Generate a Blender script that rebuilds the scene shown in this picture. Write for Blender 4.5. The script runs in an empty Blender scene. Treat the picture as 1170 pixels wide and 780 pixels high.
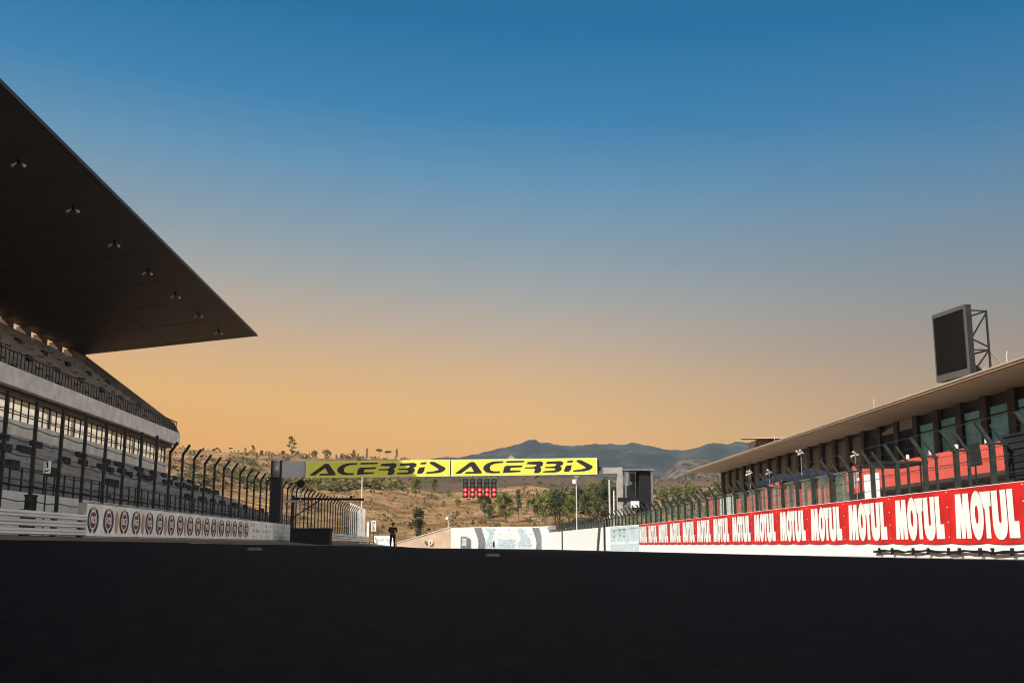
import bpy, bmesh, math, random
from mathutils import Vector, noise, geometry, Matrix
random.seed(7)
R = math.radians
scene = bpy.context.scene
COL = scene.collection

# ------------------------------------------------------------------ camera, sky, sun, exposure
ZC = 0.09
PITCH = math.atan(235 / 1250)
YAW = math.atan(55 / 1250 * math.cos(PITCH))
cd = bpy.data.cameras.new('camera')
cam = bpy.data.objects.new('camera', cd); COL.objects.link(cam)
cam.location = (0, 0, ZC)
cam.rotation_euler = (R(90) + PITCH, 0, -YAW)
cd.sensor_width = 36; cd.lens = 1250 / 1170 * 36
cd.clip_start = 0.02; cd.clip_end = 9000
cd.dof.use_dof = True; cd.dof.focus_distance = 65; cd.dof.aperture_fstop = 5.6
scene.camera = cam

SUN_TO = Vector((1.0, 0.70, -0.90)).normalized()          # the way the light travels
sun_el = math.asin(-SUN_TO.z)
w = bpy.data.worlds.new('World'); scene.world = w; w.use_nodes = True
nt = w.node_tree; nt.nodes.clear()
wo = nt.nodes.new('ShaderNodeOutputWorld'); bg = nt.nodes.new('ShaderNodeBackground')
sky = nt.nodes.new('ShaderNodeTexSky'); sky.sky_type = 'NISHITA'; sky.sun_disc = False
sky.sun_elevation = sun_el; sky.sun_rotation = math.atan2(-SUN_TO.x, -SUN_TO.y)
tc = nt.nodes.new('ShaderNodeTexCoord'); sep = nt.nodes.new('ShaderNodeSeparateXYZ')
nt.links.new(tc.outputs['Generated'], sep.inputs[0])
asn = nt.nodes.new('ShaderNodeMath'); asn.operation = 'ARCSINE'; nt.links.new(sep.outputs['Z'], asn.inputs[0])
mr = nt.nodes.new('ShaderNodeMapRange'); mr.inputs['From Min'].default_value = 0; mr.inputs['From Max'].default_value = R(60)
nt.links.new(asn.outputs[0], mr.inputs['Value'])
# the dusk-coloured band lies a little lower to the right
xm = nt.nodes.new('ShaderNodeMath'); xm.operation = 'MULTIPLY_ADD'; xm.inputs[1].default_value = 0.065
nt.links.new(sep.outputs['X'], xm.inputs[0]); nt.links.new(mr.outputs[0], xm.inputs[2])
ramp = nt.nodes.new('ShaderNodeValToRGB')
def lin(c):
    return tuple(((v / 255) / 12.92 if v / 255 <= .04045 else ((v / 255 + .055) / 1.055) ** 2.4) for v in c) + (1,)
SKY = [(0, (240, 160, 54)), (4.5, (238, 168, 66)), (6.6, (234, 177, 92)), (8.9, (217, 174, 120)), (11.1, (190, 168, 143)),
       (13.3, (163, 163, 157)), (15.5, (136, 155, 166)), (19, (95, 144, 177)), (22.3, (50, 126, 173)),
       (27, (0, 107, 158)), (31, (20, 108, 158)), (40, (112, 120, 130)), (60, (120, 120, 122))]
els = ramp.color_ramp.elements
while len(els) > 2: els.remove(els[-1])
els[0].position = 0; els[0].color = lin(SKY[0][1]); els[1].position = 1; els[1].color = lin(SKY[-1][1])
for e, c in SKY[1:-1]:
    k = els.new(e / 60); k.color = lin(c)
nt.links.new(xm.outputs[0], ramp.inputs[0])
mul = nt.nodes.new('ShaderNodeMix'); mul.data_type = 'RGBA'; mul.blend_type = 'MIX'; mul.inputs[0].default_value = 0.94
scl = nt.nodes.new('ShaderNodeVectorMath'); scl.operation = 'SCALE'; scl.inputs['Scale'].default_value = 0.10
nt.links.new(sky.outputs[0], scl.inputs[0]); nt.links.new(scl.outputs[0], mul.inputs[6]); nt.links.new(ramp.outputs[0], mul.inputs[7])
# the band dims towards the right
da = nt.nodes.new('ShaderNodeMapRange'); da.interpolation_type = 'SMOOTHSTEP'; da.inputs['From Min'].default_value = .02; da.inputs['From Max'].default_value = .50; da.inputs['To Max'].default_value = .42; nt.links.new(sep.outputs['X'], da.inputs['Value'])
db = nt.nodes.new('ShaderNodeMapRange'); db.inputs['From Min'].default_value = R(26); db.inputs['From Max'].default_value = R(10); nt.links.new(asn.outputs[0], db.inputs['Value'])
dm = nt.nodes.new('ShaderNodeMath'); dm.operation = 'MULTIPLY'; nt.links.new(da.outputs[0], dm.inputs[0]); nt.links.new(db.outputs[0], dm.inputs[1])
dx_ = nt.nodes.new('ShaderNodeMix'); dx_.data_type = 'RGBA'; nt.links.new(dm.outputs[0], dx_.inputs[0]); nt.links.new(mul.outputs[2], dx_.inputs[6]); dx_.inputs[7].default_value = (.12, .09, .085, 1)
# low pale glow added out of view, behind right, to brighten the shaded left wall
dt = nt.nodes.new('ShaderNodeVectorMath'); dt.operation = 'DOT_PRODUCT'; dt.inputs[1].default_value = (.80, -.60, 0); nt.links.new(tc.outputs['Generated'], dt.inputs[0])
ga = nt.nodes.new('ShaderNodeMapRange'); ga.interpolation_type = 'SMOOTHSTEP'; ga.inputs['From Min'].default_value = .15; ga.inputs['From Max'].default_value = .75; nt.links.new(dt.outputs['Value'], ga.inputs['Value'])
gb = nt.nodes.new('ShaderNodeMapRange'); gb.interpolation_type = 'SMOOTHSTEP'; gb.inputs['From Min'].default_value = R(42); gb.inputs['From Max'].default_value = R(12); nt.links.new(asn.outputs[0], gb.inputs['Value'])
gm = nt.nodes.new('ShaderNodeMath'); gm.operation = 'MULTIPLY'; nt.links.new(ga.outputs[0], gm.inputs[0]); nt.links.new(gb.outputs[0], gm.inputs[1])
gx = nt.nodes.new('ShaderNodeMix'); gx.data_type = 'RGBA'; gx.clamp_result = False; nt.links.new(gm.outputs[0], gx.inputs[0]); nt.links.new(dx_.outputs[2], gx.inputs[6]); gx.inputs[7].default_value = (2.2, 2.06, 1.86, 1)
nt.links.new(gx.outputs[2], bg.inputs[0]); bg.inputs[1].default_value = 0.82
nt.links.new(bg.outputs[0], wo.inputs[0])
sl = bpy.data.lights.new('sun', 'SUN'); sl.energy = 5.0; sl.angle = R(0.5); sl.color = (1, .95, .87)
so = bpy.data.objects.new('sun', sl); COL.objects.link(so); so.rotation_euler = SUN_TO.to_track_quat('-Z', 'Y').to_euler()
so.location = (-60, -40, 80)
vs = scene.view_settings; vs.view_transform = 'Standard'; vs.look = 'None'; vs.exposure = 0.32; vs.gamma = 1
scene.cycles.max_bounces = 8; scene.cycles.filter_width = 1.05; scene.cycles.transparent_max_bounces = 24

# a pixel of the survey photograph -> a ray from the camera position (used to find where things stand)
_F = Vector((math.sin(YAW) * math.cos(PITCH), math.cos(YAW) * math.cos(PITCH), math.sin(PITCH)))
_R = Vector((math.cos(YAW), -math.sin(YAW), 0)); _U = _R.cross(_F)
def ray(px, py): return _F + _R * ((px - 585) / 1250) + _U * ((390 - py) / 1250)
def atY(px, py, y): r = ray(px, py); p = r * (y / r.y); return (p.x, p.y, p.z + ZC)
def atX(px, py, x): r = ray(px, py); p = r * (x / r.x); return (p.x, p.y, p.z + ZC)

# ------------------------------------------------------------------ materials
def M(name, col, rough=.6, metal=0, var=.12, scale=3, bump=0, spec=.5, alpha=1, emit=0, stretch=None, col2=None, detail=5, thr=(.35, .65)):
    m = bpy.data.materials.new(name); m.use_nodes = True; n = m.node_tree.nodes; L = m.node_tree.links
    b = n['Principled BSDF']; b.inputs['Roughness'].default_value = rough; b.inputs['Metallic'].default_value = metal
    b.inputs['Specular IOR Level'].default_value = spec; b.inputs['Alpha'].default_value = alpha
    t = n.new('ShaderNodeTexCoord'); mp = n.new('ShaderNodeMapping'); L.new(t.outputs['Object'], mp.inputs[0])
    if stretch: mp.inputs['Scale'].default_value = stretch
    nz = n.new('ShaderNodeTexNoise'); nz.inputs['Scale'].default_value = scale; nz.inputs['Detail'].default_value = detail
    L.new(mp.outputs[0], nz.inputs['Vector'])
    r = n.new('ShaderNodeValToRGB'); r.color_ramp.elements[0].position = thr[0]; r.color_ramp.elements[1].position = thr[1]
    c1 = tuple(v * (1 - var) for v in col) + (1,); c2 = (tuple(col2) if col2 else tuple(min(1, v * (1 + var)) for v in col)) + (1,)
    r.color_ramp.elements[0].color = c1; r.color_ramp.elements[1].color = c2
    L.new(nz.outputs[0], r.inputs[0]); L.new(r.outputs[0], b.inputs['Base Color'])
    if bump:
        bp = n.new('ShaderNodeBump'); bp.inputs['Strength'].default_value = bump; bp.inputs['Distance'].default_value = .02
        L.new(nz.outputs[0], bp.inputs['Height']); L.new(bp.outputs[0], b.inputs['Normal'])
    if emit:
        b.inputs['Emission Color'].default_value = col + (1,); b.inputs['Emission Strength'].default_value = emit
    return m

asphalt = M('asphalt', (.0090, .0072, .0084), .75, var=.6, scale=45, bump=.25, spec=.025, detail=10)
dirt = M('dry_verge', (.15, .10, .06), .95, var=.5, scale=4, bump=.5, detail=8)
paint_white = M('white_paint', (.72, .72, .70), .6, var=.10, scale=2)
conc = M('concrete', (.33, .31, .285), .85, var=.18, scale=1.2, bump=.15)
conc_dark = M('dark_concrete', (.17, .155, .145), .85, var=.2, scale=.8)
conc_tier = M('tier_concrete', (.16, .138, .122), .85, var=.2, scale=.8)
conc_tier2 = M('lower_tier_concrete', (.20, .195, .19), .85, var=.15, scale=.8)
conc_pale = M('pale_concrete', (.52, .49, .45), .85, var=.15, scale=1.0)
conc_white = M('whitewashed_concrete', (.82, .81, .78), .7, var=.06, scale=.7)
armco_m = M('galvanised_white', (.68, .68, .67), .45, var=.22, scale=1.5, stretch=(1, .15, 1))
steel_dark = M('dark_steel', (.009, .010, .012), .5, metal=.3, var=.3, scale=6)
steel_green = M('green_grey_steel', (.026, .031, .027), .5, metal=.3, var=.25, scale=5)
steel_grey = M('grey_steel', (.28, .28, .28), .45, metal=.4, var=.2, scale=4)
booth_grey = M('booth_grey', (.17, .17, .165), .6, var=.2, scale=3)
booth_tan = M('pale_tan_steel', (.42, .38, .33), .6, var=.15, scale=2)
horn_m = M('weathered_horn', (.40, .38, .35), .6, var=.2)
steel_flake = M('dull_flake', (.16, .16, .17), .6)
steel_pale = M('pale_steel', (.62, .60, .55), .5, var=.15, scale=3)
black_m = M('black_cloth', (.008, .008, .009), .9, var=.3, scale=5)
red_m = M('red_banner', (.60, .016, .014), .5, var=.24, scale=1.3, bump=.5, detail=3)
salmon = M('salmon_cladding', (.56, .085, .06), .6, var=.07, scale=.8)
vinyl_white = M('white_vinyl', (.80, .80, .76), .55, var=.05, scale=1.5)
vinyl_grey = M('grey_vinyl', (.80, .78, .76), .6, var=.10, scale=1.4)
yellow_m = M('yellow_vinyl', (.80, .76, .08), .55, var=.04, scale=.6)
halo_m = M('pale_yellow_edge', (.86, .84, .32), .55, var=.03)
print_black = M('black_print', (.012, .010, .014), .5, var=.2)
maroon = M('maroon_print', (.17, .022, .03), .55, var=.25, scale=6)
tan_print = M('tan_print', (.52, .30, .15), .6, var=.2, scale=2)
grey_print = M('grey_print', (.30, .33, .33), .6, var=.2, scale=6)
pale_blue = M('pale_blue_print', (.52, .64, .68), .6, var=.12, scale=1.4)
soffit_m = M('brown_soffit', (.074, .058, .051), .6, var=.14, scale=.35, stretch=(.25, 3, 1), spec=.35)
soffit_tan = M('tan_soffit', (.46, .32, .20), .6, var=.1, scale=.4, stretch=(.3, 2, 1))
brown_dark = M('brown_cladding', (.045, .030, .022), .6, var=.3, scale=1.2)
brown_pier = M('brown_pier', (.08, .045, .028), .7, var=.3, scale=1)
tan_wall = M('tan_wall', (.36, .27, .20), .8, var=.15, scale=.8)
glass_teal = M('teal_glass', (.27, .70, .76), .35, var=.3, scale=.35, spec=.12)
glass_dark = M('dark_glass', (.02, .022, .025), .12, var=.3, scale=.5, spec=.5)
screen_m = M('dark_screen', (.0085, .007, .006), .9, spec=.05, var=.2, scale=1.5, stretch=(1, 1, .1))
frame_grey = M('screen_frame', (.07, .066, .06), .5, var=.12, scale=2)
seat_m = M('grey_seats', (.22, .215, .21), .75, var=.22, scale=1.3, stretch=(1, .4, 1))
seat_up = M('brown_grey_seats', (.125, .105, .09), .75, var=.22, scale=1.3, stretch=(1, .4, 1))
navy = M('navy_cloth', (.012, .014, .035), .8, var=.2)
red_lamp = M('red_lamp', (1.0, .012, .03), .3, var=.02, emit=.65)
red_core = M('red_lamp_core', (1.0, .22, .26), .3, var=.02, emit=1.0)
lamp_off = M('unlit_lamp', (.02, .03, .025), .2, var=.2)
green_edge = M('green_edge', (.10, .17, .08), .6, var=.2)
bark = M('bark', (.12, .085, .06), .9, var=.3, scale=4)
peach_conc = M('peach_concrete', (.60, .42, .29), .85, var=.14, scale=.7)
roof_tile = M('tan_roof', (.42, .27, .19), .8, var=.2, scale=.8)
skin = M('skin', (.42, .24, .16), .6, var=.08)
hair = M('dark_hair', (.012, .009, .008), .7, var=.2)
jacket = M('dark_jacket', (.012, .012, .016), .85, var=.25, scale=8)
trousers = M('dark_trousers', (.014, .013, .014), .85, var=.25, scale=8)

def mesh_mat(name, col, opacity, metal=.2):
    m = M(name, col, .6, metal=metal, var=.2, scale=1.0)
    n = m.node_tree.nodes; L = m.node_tree.links
    t = n.new('ShaderNodeTexCoord'); nz = n.new('ShaderNodeTexNoise'); nz.inputs['Scale'].default_value = 1.7; nz.inputs['Detail'].default_value = 6
    L.new(t.outputs['Object'], nz.inputs['Vector'])
    r = n.new('ShaderNodeMapRange'); r.inputs['From Min'].default_value = .3; r.inputs['From Max'].default_value = .7
    r.inputs['To Min'].default_value = opacity * .7; r.inputs['To Max'].default_value = min(1, opacity * 1.3)
    L.new(nz.outputs[0], r.inputs['Value']); L.new(r.outputs[0], n['Principled BSDF'].inputs['Alpha'])
    return m
mesh_green = mesh_mat('green_wire_mesh', (.20, .23, .17), .48)
mesh_dense = mesh_mat('dense_dark_mesh', (.03, .032, .034), .38)
mesh_dark = mesh_mat('dark_wire_mesh', (.03, .032, .034), .17)

# ------------------------------------------------------------------ building helpers
W = {}
class MB:
    def __init__(s): s.v = []; s.f = []
    def add(s, vs, fs):
        b = len(s.v); s.v += [tuple(p) for p in vs]; s.f += [tuple(i + b for i in f) for f in fs]; return s
    def hexa(s, p): return s.add(p, [(0, 3, 2, 1), (4, 5, 6, 7), (0, 1, 5, 4), (1, 2, 6, 5), (2, 3, 7, 6), (3, 0, 4, 7)])
    def box(s, x0, x1, y0, y1, z0, z1):
        return s.hexa([(x0, y0, z0), (x1, y0, z0), (x1, y1, z0), (x0, y1, z0), (x0, y0, z1), (x1, y0, z1), (x1, y1, z1), (x0, y1, z1)])
    def bar(s, p, q, a, b=None):
        p, q = Vector(p), Vector(q); d = (q - p).normalized(); b = b or a
        u = d.cross(Vector((0, 0, 1)));  u = Vector((1, 0, 0)) if u.length < .05 else u.normalized()
        v = u.cross(d).normalized(); u = u * a / 2; v = v * b / 2
        return s.hexa([p - u - v, p + u - v, p + u + v, p - u + v, q - u - v, q + u - v, q + u + v, q - u + v])
    def tube(s, pts, r, n=6, cap=True):
        pts = [Vector(p) for p in pts]; rs = r if isinstance(r, (list, tuple)) else [r] * len(pts); rings = []
        for i, p in enumerate(pts):
            d = (pts[min(i + 1, len(pts) - 1)] - pts[max(i - 1, 0)]).normalized()
            u = d.cross(Vector((0, 0, 1))); u = Vector((1, 0, 0)) if u.length < .05 else u.normalized(); v = u.cross(d)
            rings.append([p + (u * math.cos(2 * math.pi * k / n) + v * math.sin(2 * math.pi * k / n)) * rs[i] for k in range(n)])
        b = len(s.v); s.v += [tuple(p) for g in rings for p in g]
        for i in range(len(pts) - 1):
            for k in range(n): s.f.append((b + i * n + k, b + i * n + (k + 1) % n, b + (i + 1) * n + (k + 1) % n, b + (i + 1) * n + k))
        if cap: s.f.append(tuple(b + k for k in range(n))[::-1]); s.f.append(tuple(b + (len(pts) - 1) * n + k for k in range(n)))
        return s
    def ball(s, c, r, n=8, m=6, sq=(1, 1, 1)):
        c = Vector(c); vs = []; fs = []
        for i in range(m + 1):
            t = math.pi * i / m
            for k in range(n): a = 2 * math.pi * k / n; vs.append((c.x + r * sq[0] * math.sin(t) * math.cos(a), c.y + r * sq[1] * math.sin(t) * math.sin(a), c.z + r * sq[2] * math.cos(t)))
        for i in range(m):
            for k in range(n): fs.append((i * n + k, (i + 1) * n + k, (i + 1) * n + (k + 1) % n, i * n + (k + 1) % n))
        return s.add(vs, fs)
    def flat(s, loops, o, ux, uy):                       # a filled outline (first loop) with holes, on a plane
        o, ux, uy = Vector(o), Vector(ux), Vector(uy)
        pts = [p for l in loops for p in l]
        tris = geometry.tessellate_polygon([[Vector((x, y, 0)) for x, y in l] for l in loops])
        nrm = ux.cross(uy); fs = []
        for t in tris:
            a, b, c = (Vector((*pts[i], 0)) for i in t)
            fs.append(t if (b - a).cross(c - a).z > 0 else t[::-1])
        return s.add([o + ux * x + uy * y for x, y in pts], fs)
    def prism(s, prof, y0, y1):                          # an X-Z outline drawn out along Y
        n = len(prof); b = len(s.v)
        s.v += [(x, y0, z) for x, z in prof] + [(x, y1, z) for x, z in prof]
        s.f += [(b + i, b + (i + 1) % n, b + n + (i + 1) % n, b + n + i) for i in range(n)]
        s.f += [tuple(b + i for i in range(n))[::-1], tuple(b + n + i for i in range(n))]
        return s
    def build(s, name, mat, parent=None, smooth=False):
        me = bpy.data.meshes.new(name)
        off = Vector((0, 0, 0)); o = parent
        if parent is not None: off = W[parent.name]
        me.from_pydata([Vector(p) - off for p in s.v], [], s.f); me.update()
        bm = bmesh.new(); bm.from_mesh(me); bmesh.ops.recalc_face_normals(bm, faces=bm.faces) if not getattr(s, 'keep', 0) else None
        bm.to_mesh(me); bm.free()
        if smooth: me.polygons.foreach_set('use_smooth', [True] * len(me.polygons))
        me.materials.append(mat); ob = bpy.data.objects.new(name, me); COL.objects.link(ob)
        if parent is not None: ob.parent = parent
        W[ob.name] = off.copy(); return ob
def tag(o, label=None, cat=None, group=None, kind=None):
    if label: o['label'] = label
    if cat: o['category'] = cat
    if group: o['group'] = group
    if kind: o['kind'] = kind
    return o
def thing(name, label, cat, loc, group=None):
    o = bpy.data.objects.new(name, None); COL.objects.link(o); o.location = loc; o.empty_display_size = .3
    W[o.name] = Vector(loc); return tag(o, label, cat, group)
def dup(root, loc, label, rz=0, s=1):
    r = root.copy(); COL.objects.link(r); r.location = loc; r.rotation_euler = (0, 0, rz); r.scale = (s, s, s); r['label'] = label
    for ch in list(root.children):
        c = ch.copy(); COL.objects.link(c); c.parent = r
        for g in list(ch.children):
            d = g.copy(); COL.objects.link(d); d.parent = c
    return r
def single(mb, name, mat, label, cat, group=None, smooth=False):
    return tag(mb.build(name, mat, None, smooth), label, cat, group)
ORD = ['nearest', 'second', 'third', 'fourth', 'fifth', 'sixth', 'seventh', 'eighth', 'ninth', 'tenth', 'eleventh', 'twelfth', 'thirteenth', 'fourteenth', 'fifteenth', 'sixteenth', 'seventeenth', 'eighteenth']
def sst(a, b, x): t = min(1, max(0, (x - a) / (b - a))); return t * t * (3 - 2 * t)
def interp(T, x):
    if x <= T[0][0]: return T[0][1]
    for (a, p), (b, q) in zip(T, T[1:]):
        if x <= b: t = (x - a) / (b - a); return p + (q - p) * t
    return T[-1][1]

# ------------------------------------------------------------------ ground
def gz(x, y):
    xc = max(-14.0, min(11.0, x))
    far = -.02 - .0085 * (xc + 4.5) if xc > -4.5 else -.02 + interp([(-14, .52), (-12.5, .47), (-9, .24), (-6.5, .07), (-4.5, 0)], xc)
    if xc < -9: far += .0024 * (min(110, max(20, y)) - 37) * min(1, (-9 - xc) / 3)
    if x < -14 or x > 11: return far
    crest = .0815 - .0165 * x
    near = -.0165 * x + .0815 * sst(-.4, 3.6, y)
    wgt = 1 if y < 3.6 else math.exp(-((y - 3.6) / 2.6) ** 2)
    return far + ((near if y < 3.6 else crest) - far) * wgt
def sheet(xs, ys, dz):
    mb = MB(); nx = len(xs)
    mb.v = [(x, y, gz(x, y) + dz) for y in ys for x in xs]
    mb.f = [(j * nx + i, j * nx + i + 1, (j + 1) * nx + i + 1, (j + 1) * nx + i) for j in range(len(ys) - 1) for i in range(nx - 1)]
    return mb
def rng(a, b, n): return [a + (b - a) * i / n for i in range(n + 1)]
YS = rng(-45, -3, 6) + rng(-2, 12, 70) + rng(13, 40, 27) + rng(44, 164, 30)
tag(sheet([-3200, -600, -120, -40, -16] + rng(-14, 11, 25) + [13, 40, 120, 600, 3200], [-400, -120] + YS + [200, 400, 900, 2000, 5000], -.03).build('ground', dirt, smooth=True), kind='structure')
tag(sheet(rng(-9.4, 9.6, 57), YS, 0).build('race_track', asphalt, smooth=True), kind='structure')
tag(sheet([11, 15, 20, 24, 28.6], YS, 0).build('pit_lane', M('pit_lane_concrete', (.36, .34, .31), .9, var=.15, scale=.6), smooth=True), kind='structure')
tag(sheet([-9.05, -8.92], rng(37, 164, 63), .005).build('track_edge_line', paint_white), kind='structure')
tag(sheet([9.2, 9.32], rng(14, 164, 75), .005).build('pit_side_line', paint_white), kind='structure')
for (px, py, y, a, m, lab, cat) in ((290, 634.5, 2.9, .026, steel_flake, 'small pale flake on the dark asphalt left of centre', 'paint flake'),
                             (562, 636.5, 2.7, .022, steel_flake, 'small pale flake on the asphalt straight below the red start lights', 'paint flake'),
                             (684, 646, 2.2, .014, black_m, 'small black scrap of rubber on the near asphalt', 'rubber scrap')):
    x, y, z = atY(px, py, y); z = gz(x, y); mb = MB(); n = 9
    ring = [(x + a * math.cos(t) * random.uniform(.75, 1.1), y + a * .8 * math.sin(t) * random.uniform(.7, 1.1)) for t in [2 * math.pi * k / n for k in range(n)]]
    mb.add([(p, q, z) for p, q in ring] + [(x + (p - x) * .7, y + (q - y) * .7, z + .004) for p, q in ring],
           [(k, (k + 1) % n, n + (k + 1) % n, n + k) for k in range(n)] + [tuple(range(n, 2 * n))])
    single(mb, cat.replace(' ', '_'), m, lab, cat)

# ------------------------------------------------------------------ hills
H1 = [(-150, 20), (-89.3, 16.0), (-77.8, 17.9), (-63.8, 18.0), (-49.8, 18.0), (-35.6, 17.3), (-26.2, 18.1), (-16.7, 16.2), (-7.2, 14.3), (-0.1, 15.3), (7.0, 15.8), (16.6, 16.7), (23.7, 16.3), (30.9, 13.9), (40.5, 12.5), (50.1, 13.5), (59.8, 16.4), (72.0, 17.4), (89.0, 17.9), (160, 19)]
H2 = [(-300, 50), (-176.3, 47.2), (-143.8, 45.2), (-135.7, 44.5), (-119.4, 43.3), (-110.4, 42.9), (-94.8, 41.3), (-82.6, 42.2), (-74.4, 41.0), (-62.1, 39.8), (-41.6, 39.9), (-27.2, 39.9), (-21.0, 38.3), (-12.7, 35.4), (-0.3, 34.2), (12.1, 33.8), (37.0, 33.1), (62.0, 31.5), (87.0, 29.9), (112.2, 31.6), (154.5, 33.0), (300, 36)]
def hill_z(x, y):
    if y < 160: return -1
    u = x / y
    a = interp(H1, u * 300); b = interp(H2, u * 520)
    if y <= 300:
        t = (y - 162) / 138; z = -1.0 * (1 - sst(0, .12, t)) + a * max(0, t) ** .92
    elif y <= 370: z = a * (1 - .22 * sst(300, 360, y) * sst(-.14, -.02, u))
    else: z = a * (1 - .22 * sst(-.14, -.02, u))
    if y > 330: z = z + (b - z) * sst(330, 520, y)
    if y > 520: z = b * (1 - .5 * sst(530, 700, y))
    k = sst(165, 215, y)
    z += k * 1.1 * noise.fractal(Vector((x * .018, y * .018, 3)), 1, 2, 4) + k * .35 * noise.fractal(Vector((x * .09, y * .09, 9)), 1, 2, 4)
    return z
def on_hill(px, py, y0=168, y1=560):
    r = ray(px, py); y = y0
    while y < y1:
        p = r * (y / r.y); z = p.z + ZC
        if z <= hill_z(p.x, y): return (p.x, y, hill_z(p.x, y))
        y += 2.0
    p = r * (y1 / r.y); return (p.x, 515.0 if y1 > 500 else y1, hill_z(p.x * (515 / y1), 515.0))
hm = bpy.data.materials.new('dry_hillside'); hm.use_nodes = True
n = hm.node_tree.nodes; L = hm.node_tree.links; b = n['Principled BSDF']; b.inputs['Roughness'].default_value = .95; b.inputs['Specular IOR Level'].default_value = .1
t = n.new('ShaderNodeTexCoord')
def nz_(scale, det, sc=None):
    q = n.new('ShaderNodeTexNoise'); q.inputs['Scale'].default_value = scale; q.inputs['Detail'].default_value = det; q.inputs['Roughness'].default_value = .65
    if sc:
        mp = n.new('ShaderNodeMapping'); mp.inputs['Scale'].default_value = sc; L.new(t.outputs['Object'], mp.inputs[0]); L.new(mp.outputs[0], q.inputs['Vector'])
    else: L.new(t.outputs['Object'], q.inputs['Vector'])
    return q
def rmp(src, stops):
    r = n.new('ShaderNodeValToRGB'); e = r.color_ramp.elements
    e[0].position, e[0].color = stops[0][0], stops[0][1] + (1,); e[1].position, e[1].color = stops[-1][0], stops[-1][1] + (1,)
    for p, c in stops[1:-1]: k = e.new(p); k.color = c + (1,)
    L.new(src, r.inputs[0]); return r
A = rmp(nz_(.09, 8).outputs[0], [(.30, (.11, .068, .034)), (.43, (.27, .155, .072)), (.55, (.40, .24, .118)), (.70, (.52, .345, .20))])
B = rmp(nz_(.9, 6, (.5, 1.4, 1.4)).outputs[0], [(.34, (.22, .20, .17)), (.45, (.75, .74, .72)), (.55, (1, 1, 1)), (.68, (1.3, 1.25, 1.15))])
mx = n.new('ShaderNodeMix'); mx.data_type = 'RGBA'; mx.blend_type = 'MULTIPLY'; mx.inputs[0].default_value = 1
L.new(A.outputs[0], mx.inputs[6]); L.new(B.outputs[0], mx.inputs[7])
# the far ridge is ploughed darker soil: by position on the ground
sp = n.new('ShaderNodeSeparateXYZ'); L.new(t.outputs['Object'], sp.inputs[0])
fy = n.new('ShaderNodeMapRange'); fy.inputs['From Min'].default_value = 330; fy.inputs['From Max'].default_value = 400; L.new(sp.outputs['Y'], fy.inputs['Value'])
C = rmp(nz_(.03, 6).outputs[0], [(.35, (.085, .06, .042)), (.65, (.16, .105, .07))])
fx = n.new('ShaderNodeMapRange'); fx.inputs['From Min'].default_value = -105; fx.inputs['From Max'].default_value = -25; L.new(sp.outputs['X'], fx.inputs['Value'])
fm = n.new('ShaderNodeMath'); fm.operation = 'MULTIPLY'; L.new(fx.outputs[0], fm.inputs[0]); L.new(fy.outputs[0], fm.inputs[1])
m2 = n.new('ShaderNodeMix'); m2.data_type = 'RGBA'; L.new(fm.outputs[0], m2.inputs[0]); L.new(mx.outputs[2], m2.inputs[6]); L.new(C.outputs[0], m2.inputs[7])
L.new(m2.outputs[2], b.inputs['Base Color'])
bp = n.new('ShaderNodeBump'); bp.inputs['Strength'].default_value = .8; bp.inputs['Distance'].default_value = .6
L.new(nz_(.5, 7).outputs[0], bp.inputs['Height']); L.new(bp.outputs[0], b.inputs['Normal'])
mb = MB(); xs = rng(-330, 330, 165); ys = rng(160, 360, 66) + rng(366, 720, 59); nx = len(xs)
mb.v = [(x, y, hill_z(x, y)) for y in ys for x in xs]
mb.f = [(j * nx + i, j * nx + i + 1, (j + 1) * nx + i + 1, (j + 1) * nx + i) for j in range(len(ys) - 1) for i in range(nx - 1)]
tag(mb.build('hillside', hm, smooth=True), kind='structure')
def range_mesh(name, T, y0, y1, y2, mat, x0, x1, step, amp, fr):
    mb = MB(); xs = rng(x0, x1, int((x1 - x0) / step)); nx = len(xs); ys = rng(y0, y1, 16) + rng(y1, y2, 6)[1:]
    for y in ys:
        for x in xs:
            top = interp(T, x * y1 / y)
            k = ((y - y0) / (y1 - y0)) if y <= y1 else 1 - .6 * (y - y1) / (y2 - y1)
            z = top * (k ** .8) + amp * min(1, k * 1.5) * noise.fractal(Vector((x * fr, y * fr, 1)), 1, 2, 5) * (.35 if abs(y - y1) < 1 else 1)
            z += amp * .10 * noise.noise(Vector((x * .09, y * .09, 5))) + (max(0, noise.noise(Vector((x * .035, 7, 5)))) * amp * .16 if abs(y - y1) < 1 else 0)
            mb.v.append((x, y, z - 3))
    mb.f = [(j * nx + i, j * nx + i + 1, (j + 1) * nx + i + 1, (j + 1) * nx + i) for j in range(len(ys) - 1) for i in range(nx - 1)]
    return tag(mb.build(name, mat, smooth=True), kind='structure')
quarry_m = M('grey_quarry_rock', (.065, .055, .048), .9, var=.7, scale=.12, bump=.8, detail=12, col2=(.14, .112, .09))
forest_m = M('far_forest', (.016, .028, .026), .95, var=.6, scale=.02, bump=.8, detail=12, col2=(.065, .07, .045), thr=(.42, .76), stretch=(1, .5, 2))
QH = [(60, 20), (120, 40), (143.3, 48.8), (154.3, 56.7), (169.1, 66.1), (178.8, 74.8), (191.2, 76.3), (202.1, 74.2), (216.6, 68.4), (231.0, 64.2), (267.3, 57.0), (400, 45)]
range_mesh('quarry_hill', QH, 730, 900, 1050, quarry_m, 40, 420, 6, 3, .02)
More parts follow.
